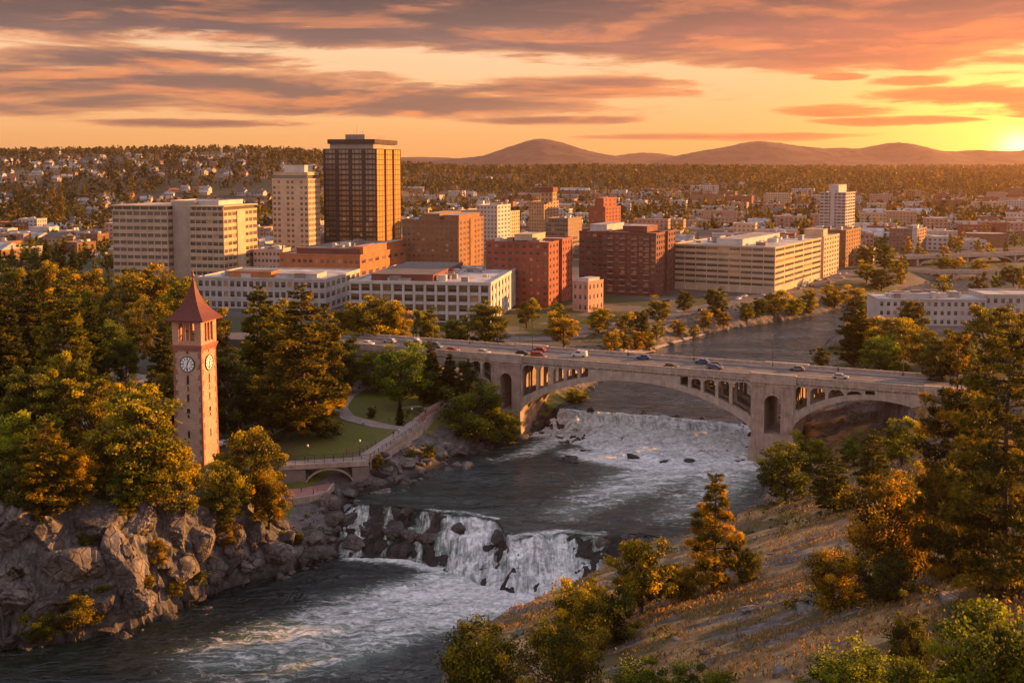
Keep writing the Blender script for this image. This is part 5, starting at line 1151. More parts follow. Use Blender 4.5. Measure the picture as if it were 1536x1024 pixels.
    T += [
     ('park_tree', 'green tree at the left edge below the hillside', 'tall', 1, 20, 392, 500, 34, OLIVE), ('park_tree', 'golden crown peeking above the dark pine at the left', 'tall', 0, 70, 384, 490, 32, GOLD), ('park_tree', 'golden-green tree second from the spire among the back row', 'tall', 1, 122, 396, 500, 36, GOLD),
     ('park_tree', 'dark olive tree behind the pale green round tree', 'round', 2, 150, 432, 520, 34, OLIVE), ('fir_tree', 'pointed dark fir in the back row left of the cream office foot', 'spruce', 0, 72, 356, 440, 18, DARK), ('fir_tree', 'pair of dark firs in front of the pinkish low building, left one', 'spruce', 1, 92, 368, 432, 15, DARK), ('fir_tree', 'pair of dark firs in front of the pinkish low building, right one', 'spruce', 0, 112, 370, 434, 15, DARK),
     ('park_tree', 'gold tree at the corner of the cream office', 'tall', 0, 188, 404, 480, 28, GOLD), ('park_tree', 'olive round tree in the shade left of the willow', 'round', 1, 190, 500, 580, 26, DARK), ('fir_tree', 'dark fir between the broad pine and the pale green tree', 'spruce', 1, 138, 446, 590, 32, DARK),
     ('park_tree', 'low olive tree on the path left of the tower', 'round', 3, 112, 520, 640, 40, OLIVE), ('park_tree', 'dark leafy tree above the golden larch', 'tall', 0, 40, 540, 690, 40, DARK), ('park_tree', 'golden tree behind the shaft at its left', 'tall', 1, 196, 560, 690, 36, GOLD), ('park_tree', 'orange-brown tree low between the two larches', 'round', 2, 112, 664, 760, 34, AMBER), ('park_tree', 'dark green tree at the left cliff edge', 'round', 1, 24, 690, 775, 38, DARK), ('park_tree', 'dark undergrowth tree below the big golden-green one', 'round', 0, 196, 680, 762, 40, OLIVE),
     ('park_tree', 'gold tree in front of the long pale building at its left end', 'tall', 1, 318, 452, 560, 32, GOLD), ('park_tree', 'olive tree in front of the long pale building', 'tall', 0, 424, 440, 580, 36, OLIVE), ('park_tree', 'dark tree in the gap right of the giant park pine', 'tall', 1, 520, 500, 590, 28, DARK), ('park_tree', 'gold-green tree above the left end of the bridge', 'tall', 0, 592, 448, 545, 26, GOLD), ('park_tree', 'olive tree hiding the left bridge end', 'round', 1, 560, 520, 590, 34, OLIVE), ('park_tree', 'dark green tree in front of the bridge ramp', 'tall', 1, 632, 506, 590, 30, DARK), ('park_tree', 'dark spreading tree left of the giant park pine', 'round', 3, 408, 560, 650, 44, DARK), ('park_tree', 'small dark tree at the foot of the giant park pine', 'round', 2, 490, 610, 658, 28, DARK),
     ('river_tree', 'dark tree at the right under the far bridge end', 'tall', 0, 1405, 500, 570, 26, DARK), ('river_tree', 'amber tree behind the last bridge arch', 'round', 2, 1300, 470, 540, 30, GOLD), ('river_tree', 'olive tree rising beside the huge pine at the right edge', 'tall', 1, 1490, 450, 560, 40, OLIVE), ('river_tree', 'gold tree before the right half of the grey building', 'tall', 0, 1530, 460, 540, 30, GOLD), ('slope_shrub', 'olive bush under the second dark pine', 'shrub', 2, 1400, 690, 800, 46, OLIVE), ('pine_tree', 'smaller dark pine rising between the two big right pines', 'bigpine', 0, 1462, 560, 850, 60, (.9, .9, .85)), ('river_tree', 'green bush below the right arch', 'round', 1, 1280, 650, 700, 26, GREEN)]
    T += [('river_tree', 'dark oval tree at the near end of the low far bridge', 'round', 0, 1322, 400, 436, 22, DARK), ('river_tree', 'gold round tree between the street and the far river', 'round', 1, 1300, 392, 424, 16, GOLD), ('river_tree', 'olive tree under the far arched bridge', 'round', 2, 1412, 384, 404, 13, OLIVE), ('river_tree', 'gold tree under the far arched bridge, beside the olive one', 'round', 3, 1432, 385, 404, 13, GOLD),
          ('river_tree', 'dark tree at the right end of the low far bridge', 'round', 1, 1520, 396, 430, 18, DARK), ('river_tree', 'round amber tree where the street meets the far bridge', 'round', 0, 1346, 388, 412, 14, AMBER), ('town_tree', 'tall dark tree left of the far arched bridge', 'tall', 0, 1325, 362, 400, 15, DARK), ('town_tree', 'second tall dark tree left of the far arched bridge', 'tall', 1, 1296, 366, 402, 15, OLIVE), ('river_tree', 'low gold tree beyond the far river', 'round', 2, 1470, 388, 406, 13, GOLD),
          ('bank_tree', 'olive tree halfway along the bank grass', 'round', 0, 1120, 450, 482, 13, OLIVE), ('bank_tree', 'dark bush left of the wide tree at the striped office', 'round', 2, 1136, 446, 476, 14, DARK), ('bank_tree', 'low gold bush at the stony edge of the bank', 'round', 3, 1040, 486, 506, 9, GOLD), ('bank_tree', 'dark tree behind the row of golden bushes', 'tall', 0, 962, 462, 510, 15, DARK), ('bank_tree', 'olive bush below the street, right of the second round tree', 'round', 1, 985, 482, 510, 13, OLIVE)]
    for t in T: ptree(*t[:4], *t[4:8], t[8], cat='shrub' if 'shrub' in t[0] else 'tree')
trees_near()

# ------------------------------------------------------------------ far town, houses, trees between them
def clear_of(px, Y, zt, boxes): return True
TOWN_TREES = []
def far_town():
    rg = np.random.default_rng(12)
    # low town blocks: one builder, many walls; each block its own building
    walls = [('cream', CREAM2), ('white', WHT), ('tan brick', TAN), ('red brick', BRICK_R), ('pale grey', PALE), ('brown', BRICK_B), ('pinkish', PINK)]
    spots = []
    Ys = np.geomspace(640, 2350, 34)
    zones = {'mid': (905, 1215), 'mid2': (600, 800), 'right': (1290, 1545), 'left': (170, 420), 'far': (620, 1300)}
    def where(px, Y):
        a = 'left of the skyscraper' if px < 480 else 'between the skyscraper and the stone tower' if px < 820 else 'behind the dark red apartment block' if px < 1010 else 'behind the striped office' if px < 1235 else 'near the lone pale tower' if px < 1320 else 'toward the sunset at the right'
        return a
    taken = []
    for Y in Ys:
        for px in np.arange(-20, 1560, 20*rg.uniform(.9, 1.2)*max(.75, 900/Y)):
            p = px+rg.uniform(-8, 8)
            if p < 600 and Y < 830: continue
            if 600 < p < 905 and Y < 930: continue
            if 905 <= p < 1310 and Y < 800: continue
            if p < 520 and Y > 1150: continue
            if p >= 1310 and Y < 940: continue
            if rg.random() < (.04 if Y < 1300 else .30): continue
            X = (p-768)/F*Y
            if min(segdist(np.array([X]), np.array([Y]), LB)[0], segdist(np.array([X]), np.array([Y]), RB)[0]) < 14 or inside(np.array([X]), np.array([Y]))[0]: continue
            spots.append((p, Y, X))
    rg.shuffle(spots)
    n = 0
    near_, far_ = [q for q in spots if q[1] < 1250][:190], [q for q in spots if q[1] >= 1250]
    for p, Y, X in near_+far_[:400-len(near_)]:
        w, d = rg.uniform(14, 36)*max(1, Y/1150), rg.uniform(12, 26); fl = int(rg.choice([1, 2, 2, 3, 3, 4, 5], p=[.08, .16, .2, .22, .14, .12, .08])) if Y < 1250 else int(rg.choice([1, 2, 3, 4, 5], p=[.2, .3, .25, .15, .1])); h = fl*3.5+.8
        k = rg.integers(len(walls)); nm, wm = walls[k]; th = R(-16+rg.normal()*5); zg = ground(X, Y)-.4
        r = empty('low_town_block' if fl == 1 else 'tall_town_block' if fl > 3 else 'town_building', (X, Y, zg), th)  # all generic town blocks, named only by their storey count
        kind = ('single-storey', 'two-storey', 'three-storey', 'four-storey', 'five-storey')[fl-1]
        m = MB(); m.box(-w/2, w/2, 0, d, 0, h)
        for a in ((-w/2-.2, w/2+.2, -.2, .4), (-w/2-.2, w/2+.2, d-.4, d+.2), (-w/2-.2, -w/2+.4, .4, d-.4), (w/2-.4, w/2+.2, .4, d-.4)): m.box(*a, h-.05, h+.8)
        pitched = fl < 3 and rg.random() < .35
        rf = MB()
        rm = [ROOFG, ROOFW, ROOFD, ROOFW, plain('rust_roof', (.20, .085, .05), .85, .25, .3)][rg.integers(5)]
        if pitched: rf.prism([(-.5, h+.82), (d+.5, h+.82), (d/2, h+.82+d*.22)], -w/2-.4, w/2+.4, 'x')
        else: rf.box(-w/2+.4, w/2-.4, .4, d-.4, h+.01, h+.35)
        rf.build('roof', rm, r)
        for f in range(fl):
            z = .4+f*3.5+1.1; nb = int(w/3.8)
            for j in range(nb): a = -w/2+w*(j+.5)/nb; m.box(a-1., a+1., -.07, .1, z, z+1.6, 1)
            nb2 = int(d/3.6)
            for j in range(nb2): a = d*(j+.5)/nb2; m.box(w/2-.1, w/2+.07, a-.9, a+.9, z, z+1.6, 1)
        m.build('wall', [wm, GL_DARK], r)
        if not pitched:
            for i in range(rg.integers(1, 4)):
                m = MB(); cx, cy, s = rg.uniform(-w/3, w/3), rg.uniform(d*.25, d*.75), rg.uniform(1, 2.6); m.box(cx-s, cx+s, cy-s*.7, cy+s*.7, h+.36, h+rg.uniform(1.2, 3.2)); m.box(cx+s+.3, cx+s+1., cy-.4, cy+.4, h+.36, h+1.1); m.build('roof_unit', [ROOFU, WHT, ROOFG][i], r)
        tag(r, f'{nm} {kind} town building with a {"pitched" if pitched else "flat"} roof, {where(p, Y)}', 'building', f'{nm} {kind} {"pitched" if pitched else "flat"} buildings {where(p, Y)}'); n += 1
    # small houses on the far slopes
    hp = []
    for ci, (cn, wm, rm) in enumerate((('white', WHT, ROOFG), ('tan', TAN, plain('rust_roof', 0)), ('pale', PALE, ROOFD), ('cream', CREAM2, ROOFW))):
        for sh in (0, 1):
            w, d, h = (11, 8, 4.6) if sh == 0 else (15, 9, 3.6)
            m = MB(); m.box(-w/2, w/2, -d/2, d/2, -2, h); m.prism([(-d/2, h), (d/2, h), (0, h+2.6)], -w/2, w/2, 'x'); 
            if sh: m.box(-w/2-4, -w/2+1, -d/2-1.5, d/2-2, -2, h-.8)
            for j in range(4): a = -w/2+w*(j+.5)/4; m.box(a-.7, a+.7, -d/2-.06, -d/2+.1, 1.2, 2.7, 2)
            for sy in (-1, 1):
                hd, oh = d/2, .7; V = [(sx*(w/2+.5), sy*(hd+oh), h-oh*2.6/hd+dz) for dz in (.03, .25) for sx in (-1, 1)]+[(sx*(w/2+.5), 0, h+2.6+dz) for dz in (.03, .25) for sx in (-1, 1)]
                m.add(V, [(0, 1, 5, 4), (2, 3, 7, 6), (0, 1, 3, 2), (0, 2, 6, 4), (1, 3, 7, 5)], mi=1)
            m.box(w*.2, w*.2+.9, .5, 1.4, h+1, h+3.6, 0)
            o = m.build('house', [wm, rm, GL_DARK]); hp.append((cn, sh, o)); 
    got = 0; first = {}
    for _ in range(6000):
        if got >= 290: break
        Y = math.exp(rg.uniform(math.log(1150), math.log(3100))); px = rg.uniform(-20, 1550) if rg.random() < .4 else rg.uniform(-20, 480); X = (px-768)/F*Y
        if px > 480 and (Y > 2900 or Y < 1900): continue
        if px <= 480 and Y > 2600 and rg.random() < .6: continue
        if fbm(X*.006, Y*.006, 0, 3, 131) < .43: continue
        zg = ground(X, Y); cn, sh, po = hp[rg.integers(len(hp))]
        if (cn, sh) not in first: o = po; first[(cn, sh)] = 1
        else: o = link(po.copy())
        side = 'left hillside' if px < 480 else 'slope behind mid town' if px < 1000 else 'wooded slope toward the sunset'
        o.location = (X, Y, zg+.3); o.rotation_euler = (0, 0, rg.normal()*.5-.2); s = rg.uniform(.85, 1.45); o.scale = (s, s, s)
        tag(o, f'small {cn} {"gabled house" if sh == 0 else "long house with side wing"} on the {side}', 'house', f'{cn} {"gabled" if sh == 0 else "long"} houses on the {side}'); got += 1
    # trees of the town
    cnt = 0; occ = []
    for _ in range(9000):
        if cnt >= 310: break
        Y = math.exp(rg.uniform(math.log(560), math.log(1500))); px = rg.uniform(-20, 1550); X = (px-768)/F*Y
        dens = 1. if px < 480 else (.6 if px > 1290 else .45)
        if px < 600 and Y < 700 and not (px < 290 and Y > 560): continue
        if rg.random() > dens: continue
        a = np.array([X]); b = np.array([Y])
        if inside(a, b)[0]: continue
        if Y < 960 and 168 < px < 1290 and not (Y > 860 and px < 470) and not (Y > 700 and 1000 < px < 1240): continue
        sp = rg.random() < .4; g = ground(X, Y); H = rg.uniform(9, 16)*(1.3 if sp else 1)
        tone = [GOLD, OLIVE, GREEN, DARK, AMBER][rg.choice(5, p=[.25, .3, .2, .2, .05])]; tn = {GOLD: 'golden', OLIVE: 'olive', GREEN: 'green', DARK: 'dark', AMBER: 'amber'}[tone]
        side = 'below the left hillside' if px < 480 else 'among the mid town roofs' if px < 1290 else 'by the far river at the right'
        tree('spruce_tree' if sp else 'town_tree', f'{tn} {"pointed" if sp else "round"} tree {side}', ('cspruce' if sp else 'cround', int(rg.integers(3))), (X, Y, g), H, H*(.42 if sp else .85), tone, f'{tn} {"pointed" if sp else "round"} trees {side}'); cnt += 1
far_town()
def forest():
    """the woods of the far slopes: thousands of ragged crowns that read as one mass"""
    rg = np.random.default_rng(77); N = 60000
    Y = np.exp(rg.uniform(math.log(1100), math.log(6200), N)); px = rg.uniform(-120, 1660, N); X = (px-768)/F*Y
    den = np.where((px < 480) & (Y < 2400), .42, .85)*sstep(.24, .46, fbm(X*.008, Y*.008, 0, 3, 141))*np.where((px > 480) & (Y < 2350), .22, np.where(Y < 1900, .6, 1))*np.where((px < 480) & (Y > 2500) & (Y < 2950), .5, 1)*np.where(Y > 3200, 1.2, 1)
    k = (rg.random(N) < den)
    k &= ~((Y < 1300) & (px > 480) & (rg.random(N) < .6)); X, Y, px = X[k], Y[k], px[k]
    ok = ~inside(X, Y); X, Y, px = X[ok], Y[ok], px[ok]; X, Y = X[:23000], Y[:23000]
    Z = terr(X, Y, True); n = len(X); H = rg.uniform(9, 19, n)*np.where(Y > 3200, 1.5, 1); con = rg.random(n) < .62; Wd = H*np.where(con, .40, .8)
    # each crown: rings of jagged sprays
    Vs = []; m = 22; 
    C = []; L = []; T = []
    h = rg.random((n, m))**.85; rad = np.where(con[:, None], (1-h)*.5+.03, .5*np.sin(np.pi*np.clip(h*.86+.12, 0, 1)))*Wd[:, None]*rg.uniform(.45, 1.05, (n, m)); a = rg.uniform(0, 6.283, (n, m))
    P = np.stack([X[:, None]+rad*np.cos(a), Y[:, None]+rad*np.sin(a), Z[:, None]+(.08+.92*h)*H[:, None]], -1).reshape(-1, 3)
    sz = np.repeat(H*.30, m)*rg.uniform(.6, 1.3, n*m)*np.where(np.repeat(con, m), 1, 1.2)*(1.15-.6*h.ravel()*np.repeat(con, m))
    tint = np.clip(np.repeat(rg.normal(.34, .22, n), m)+rg.normal(size=n*m)*.1, 0, 1)
    ax = rg.normal(size=(n*m, 3)); ax[:, 2] *= .6
    V, Q = leaf_quads(P, sz, sz*.55, rg, .2, unit(ax))
    o = mesh_np('forest', V, Q, FOLP, attrs=dict(tint=np.repeat(tint, 4))); o.color = (1.05, .80, .75, 1); tag(o, kind='stuff')
forest()
# ------------------------------------------------------------------ rocks
def rock_mesh(name, seed, sub=4, planes=17, flat=.75, rough=.06):
    """a jointed boulder: a ball cut by random planes, then roughened"""
    rg = np.random.default_rng(seed); import bmesh
    bm = bmesh.new(); bmesh.ops.create_icosphere(bm, subdivisions=sub, radius=1); V = np.array([v.co[:] for v in bm.verts]); T = np.array([[v.index for v in f.verts] for f in bm.faces]); bm.free()
    N = unit(rg.normal(size=(planes, 3))); D = rg.uniform(.55, .95, planes); d = V@N.T; r = np.where(d > .05, D[None]/np.maximum(d, .05), 9).min(1); r = np.minimum(r, 1.15)
    r = r*(1+rough*2*(fbm(V[:, 0]*2.2+seed, V[:, 1]*2.2, V[:, 2]*2.2, 4, seed)-.5)-rough*1.2*(np.abs(2*fbm(V[:, 0]*1.3, V[:, 1]*1.3+seed, V[:, 2]*1.3, 3, seed+5)-1) < .10))
    P = V*r[:, None]; P[:, 2] *= flat; o = mesh_np(name, P, None, ROCK, T=T); me = o.data; bpy.data.objects.remove(o); return me
ROCKS = [rock_mesh('rock', s, 4, 12+s % 7, .6+.1*(s % 4)) for s in range(1, 9)]
CRAG = [rock_mesh('crag', 40+s, 5, 13, 1.0, .085) for s in range(4)]
def rock(p, sx, sy, sz, label, group, tone=1., name='boulder', me=None, rz=None, tilt=.3):
    o = link(bpy.data.objects.new(name, me or ROCKS[int(RNG.integers(len(ROCKS)))])); o.location = p; o.scale = (sx, sy, sz)
    o.rotation_euler = (RNG.normal()*tilt, RNG.normal()*tilt, RNG.random()*6.28 if rz is None else rz); o.color = (tone, tone*.96, tone*.93, 1)
    return tag(o, label, 'rock', group)
def rocks():
    rg = np.random.default_rng(5)
    # buttresses of the left cliff
    for i, (px, py, sx, sz, lb) in enumerate([(18, 790, 11, 9, 'grey crag at the top left edge of the cliff'), (20, 880, 10, 9, 'grey crag at the left edge, low on the cliff'), (75, 805, 9, 8, 'upper dark crag left of the fissure'), (110, 850, 9, 10, 'dark fissured crag in the middle of the big cliff'), (150, 790, 9, 8, 'rounded crag below the small orange larch'),
              (178, 850, 10, 13, 'great pale rock buttress with an orange lit right edge'), (205, 790, 7, 8, 'rounded rock head on top of the great buttress'), (60, 920, 9, 6, 'low grey crag above the waterline shrubs'), (140, 905, 8, 7, 'cracked rock step behind the green-gold cliff shrub'), (205, 900, 7, 6, 'smooth grey toe of the buttress at the water'),
              (255, 800, 7, 8, 'dark crag right of the buttress head'), (270, 860, 6, 6, 'shaded crag in the cleft right of the buttress'), (300, 815, 6, 8, 'ribbed crag beneath the clock tower'), (320, 860, 5, 5, 'low broken rock under the ribbed crag'), (350, 815, 5.5, 7, 'tall split rock right of the ribbed crag'), (378, 810, 4.5, 7, 'leaning slab with an orange edge below the bright round tree'), (375, 850, 4.5, 4, 'blocky rock at the water under the leaning slab')]):
        p = hit(px, py); rock((p[0], p[1]+sx*.18, p[2]), sx*.62, sx*.5, sz*.62, lb, None, .95, 'crag', CRAG[i % 4], tilt=.25)
    for px, py, z, s, lb in [(417, 818, 6.5, 4.6, 'big rounded pale boulder at the water right of the cliff'), (455, 752, 6, 4.2, 'brown slab leaning under the terrace wall'), (475, 790, 4, 4., 'dark boulder beside the first thin fall'), (1448, 895, 41, 3.6, 'grey boulder in the shade of the huge pine'), (1076, 808, 14, .9, 'small pale stone on the dry slope'),
                             (655, 775, 6.4, 3.0, 'dark brown rock on the crest of the falls, largest of the middle ones'), (590, 785, 4.6, 4.4, 'dark rock between the two left falls'), (618, 800, 3.4, 4., 'dark rock face under the middle falls crest'), (640, 800, 4.2, 3.2, 'wet rock left of the central cascade'), (690, 790, 5.2, 2.2, 'wet rock breaking the central cascade'),
                             (545, 790, 3.8, 2.6, 'dark rock splitting the first fall'), (750, 800, 6.4, 3.0, 'brown flat rock beside the notch of the falls'), (900, 812, 6.2, 3.4, 'dark round rock at the right end of the falls'), (930, 806, 6.6, 3., 'dark ledge rock right of the falls crest'), (880, 845, 3.2, 3.4, 'wet black rock under the veil on the right'), (915, 850, 2.6, 3.2, 'wet black ledge behind the amber tree'),
                             (845, 862, 2., 2.4, 'wet rock in the foot of the right cascade'), (960, 812, 6.6, 2.6, 'dark rock at the right shore of the falls')]:
        p = at(px, py, z); rock((p[0], p[1], z-s*.35), s, s*.8, s*.8, lb, None, .5 if 'dark' in lb or 'wet' in lb or 'brown' in lb else 1.1, tilt=.2)
    # boulders along both shores
    def shore(P, i0, i1, n, s0, s1, out, label, group, tone=.8):
        seg = P[i0:i1]; L = np.concatenate([[0], np.cumsum(np.hypot(*np.diff(seg, axis=0).T))])
        for k in range(n):
            t = rg.uniform(0, L[-1]); x, y = np.interp(t, L, seg[:, 0]), np.interp(t, L, seg[:, 1]); j = min(np.searchsorted(L, t), len(seg)-1); dx, dy = seg[j]-seg[max(j-1, 0)]; l = math.hypot(dx, dy)+1e-6
            q = rg.normal(.4, 1)*out; x += -dy/l*q; y += dx/l*q; s = s0+(s1-s0)*rg.random()**2; z = max(ground(x, y), float(water(np.array([x]), np.array([y]))[0][0])-s*.5)
            rock((x, y, z+s*.1), s*rg.uniform(.8, 1.5), s*rg.uniform(.7, 1.1), s*rg.uniform(.6, .95), label, group, tone*rg.uniform(.6, 1.25))
    shore(LB, 2, 9, 60, .7, 2.6, 1.6, 'dark boulder at the waterline under the left cliff', 'boulders under the left cliff', .7)
    shore(LB, 6, 11, 32, .8, 3.0, 2.6, 'wet boulder on the shore left of the lower falls', 'boulders left of the lower falls', .65)
    shore(LB, 10, 18, 88, .7, 3.2, 3.2, 'grey boulder on the rocky shore below the promenade', 'boulders below the promenade', .9)
    shore(LB, 18, 30, 28, .6, 1.8, 1.5, 'pale stone along the upstream left bank', 'stones along the upstream bank', .9)
    shore(RB, 9, 22, 38, .6, 2.2, 1.6, 'dark stone along the right shore above the falls', 'stones along the right shore', .6)
    # ledges breaking the upper rapids
    for k in range(20):
        px, py = rg.choice([rg.uniform(838, 880), rg.uniform(1085, 1130), rg.uniform(850, 1125)], p=[.4, .35, .25]), rg.uniform(636, 680); q = at(px, py, 9.5); zw = float(water(np.array([q[0]]), np.array([q[1]]))[0][0]); s = rg.uniform(.8, 2.1)
        rock((q[0], q[1], zw-s*.25), s*1.5, s, s*.7, 'wet dark ledge in the upper rapids under the bridge', 'ledges in the upper rapids', .42)
    for px in (858, 884, 921, 966, 1012, 1051, 1086, 1118):
        q = at(px, np.interp(px, [842, 1138], [611, 634]), 12.6); s = rg.uniform(.7, 1.5); rock((q[0], q[1]-1.2, 12.5), s*1.6, s, s*.8, 'dark rock breaking the crest of the upper rapids', 'rocks on the crest of the upper rapids', .45)
    # slope rocks
    for k in range(24):
        px, py = rg.uniform(930, 1330), rg.uniform(790, 1015); q = hit(px, py)
        if q[1] > 330 or q[2] < 8: continue
        s = .35+1.0*rg.random()**3; rock((q[0], q[1], q[2]+s*.1), s*1.4, s, s*.6, 'small grey stone lying in the dry grass', 'stones on the dry slope', 1.0)
    for px, py, s in ((1436, 905, 4.0), (1475, 880, 3.2)):
        pass
rocks()

# ------------------------------------------------------------------ grass of the dry slope and undergrowth
def grass():
    rg = np.random.default_rng(31); n = 110000
    X = rg.uniform(-10, 110, n); Y = rg.uniform(75, 300, n); dr = segdist(X, Y, RB); dl = segdist(X, Y, LB); k = (~inside(X, Y)) & (dr < dl) & (dr > 3) & (fbm(X*.1, Y*.14, 0, 4, 61) > .40) & (rg.random(n) < np.clip(170/Y, 0, 1)**1.2)
    X, Y = X[k], Y[k]; Z = terr(X, Y); n = len(X); h = rg.uniform(.3, .7, n)*(.6+1.1*fbm(X*.2, Y*.25, 0, 3, 171)); ax = np.stack([rg.normal(size=n)*.35+.15, rg.normal(size=n)*.35, np.ones(n)], -1)
    V, Q = leaf_quads(np.stack([X, Y, Z+h*.4], -1), h, h*.28, rg, 0., ax)
    f = foliage('dry_grass', (.10, .055, .020), (.27, .155, .055), (.44, .27, .09), .35)
    tag(mesh_np('dry_grass', V, Q, f, attrs=dict(tint=np.repeat(np.clip(rg.normal(.5, .25, n), 0, 1), 4))), kind='stuff')
    # low scrub on the slope, under the trees and on the banks
    n = 9000; X = np.concatenate([rg.uniform(-5, 110, n//2), rg.uniform(-120, 5, n//4), rg.uniform(20, 190, n//4)]); Y = np.concatenate([rg.uniform(70, 340, n//2), rg.uniform(215, 345, n//4), rg.uniform(380, 640, n//4)])
    ins = inside(X, Y); dr = segdist(X, Y, RB); dl = segdist(X, Y, LB); cl = fbm(X*.07, Y*.07, 0, 4, 161)
    k = (~ins) & (np.minimum(dl, dr) > 2.5) & ((dr < dl) & (cl > .50) & (Y < 345) | (dr >= dl) & (Y < 345) & (X < -58) & (cl > .40) | (dr >= dl) & (Y < 345) & (X >= -58) & (dl < 24) & (cl > .56) | (Y > 345) & (np.minimum(dl, dr) < 26) & (cl > .5))
    X, Y = X[k], Y[k]; Z = terr(X, Y); n = len(X); m = 26; s = rg.uniform(.5, 1.5, n); d = unit(rg.normal(size=(n, m, 3))); d[..., 2] = np.abs(d[..., 2])*.75
    Pp = (np.stack([X, Y, Z], -1)[:, None]+d*(s[:, None, None]*rg.random((n, m, 1))**.4)).reshape(-1, 3)
    V, Q = leaf_quads(Pp, .38, .24, rg); tag(mesh_np('undergrowth', V, Q, FOL, attrs=dict(tint=np.repeat(np.clip(np.repeat(rg.normal(.42, .2, n), m)+rg.normal(size=n*m)*.1, 0, 1), 4))), kind='stuff')
grass()

# ------------------------------------------------------------------ roads, paths and promenade
def roads():
    e0 = bpt(-60, BW/2, 0); 
    ribbon('street', [(e0[0], e0[1], BZ-.1), tuple(bpt(-95, BW/2+2, BZ-2)), tuple(bpt(-150, BW/2+14, BZ-7)), tuple(bpt(-220, 40, 22))], 17, 0, ASPH, drape=False, thick=3)
    ribbon('street', [at(700, 505, 20), at(840, 505, 19.5), at(900, 488, 19.3), at(985, 474, 19.3), at(1100, 452, 19.5), at(1235, 422, 19.6), at(1300, 402, 19.6), at(1380, 384, 19.6), at(1480, 372, 20)], 12, .18, ASPH, n=110)
    ribbon('path', [at(880, 532, 18), at(960, 512, 18), at(1050, 487, 18), at(1130, 476, 18)], 4, .15, PAVE)
    ribbon('path', [hit(566, 560), hit(520, 596), hit(510, 612), hit(522, 628), hit(560, 637), hit(606, 643)], 4.2, .12, PAVE)
    ribbon('path', [hit(400, 652), hit(440, 632), hit(470, 612), hit(505, 600)], 3.4, .12, PAVE)
    ribbon('path', [hit(598, 612), hit(630, 610), hit(652, 616)], 2.6, .12, PAVE)
    ribbon('street', [hit(520, 545), hit(560, 560), hit(610, 572), hit(660, 580)], 7, .12, ASPH)
    ribbon('path', [hit(160, 560), hit(205, 566), hit(250, 580)], 9, .12, PAVE)
    ribbon('street', [at(1330, 640, 22), at(1300, 700, 20)], 4, .12, plain('dirt', (.16, .11, .08), .95, .3))
roads()
PROM = [(760, 566), (700, 584), (655, 611), (628, 632), (606, 648), (575, 668), (545, 687), (520, 690), (480, 692), (428, 695)]
_pz = ([428, 545, 575, 606, 628, 655, 700, 760], [14., 14., 14.5, 15.2, 16., 17., 17.6, 18.])
def prz(px): return float(np.interp(px, *_pz))
PR = np.array([at(x, y, prz(x)) for x, y in PROM])
def railing(pts, label, h=1.15, step=2.4):
    P = np.asarray(pts, float); t = np.concatenate([[0], np.cumsum(np.hypot(*np.diff(P[:, :2], axis=0).T))]); n = max(2, int(t[-1]/step)); s = np.linspace(0, t[-1], n+1)
    Q = np.stack([np.interp(s, t, P[:, i]) for i in range(3)], -1); root = empty('railing', Q[0]); tag(root, label, 'railing'); Q = Q-Q[0]
    for q in Q: m = MB(); m.box(q[0]-.06, q[0]+.06, q[1]-.06, q[1]+.06, q[2], q[2]+h); m.build('post', STEEL, root)
    for z in (h-.02, h*.62, h*.3): m = MB(); m.tube(Q+[0, 0, z], .035 if z < h*.9 else .06, 4); m.build('rail', STEEL, root)
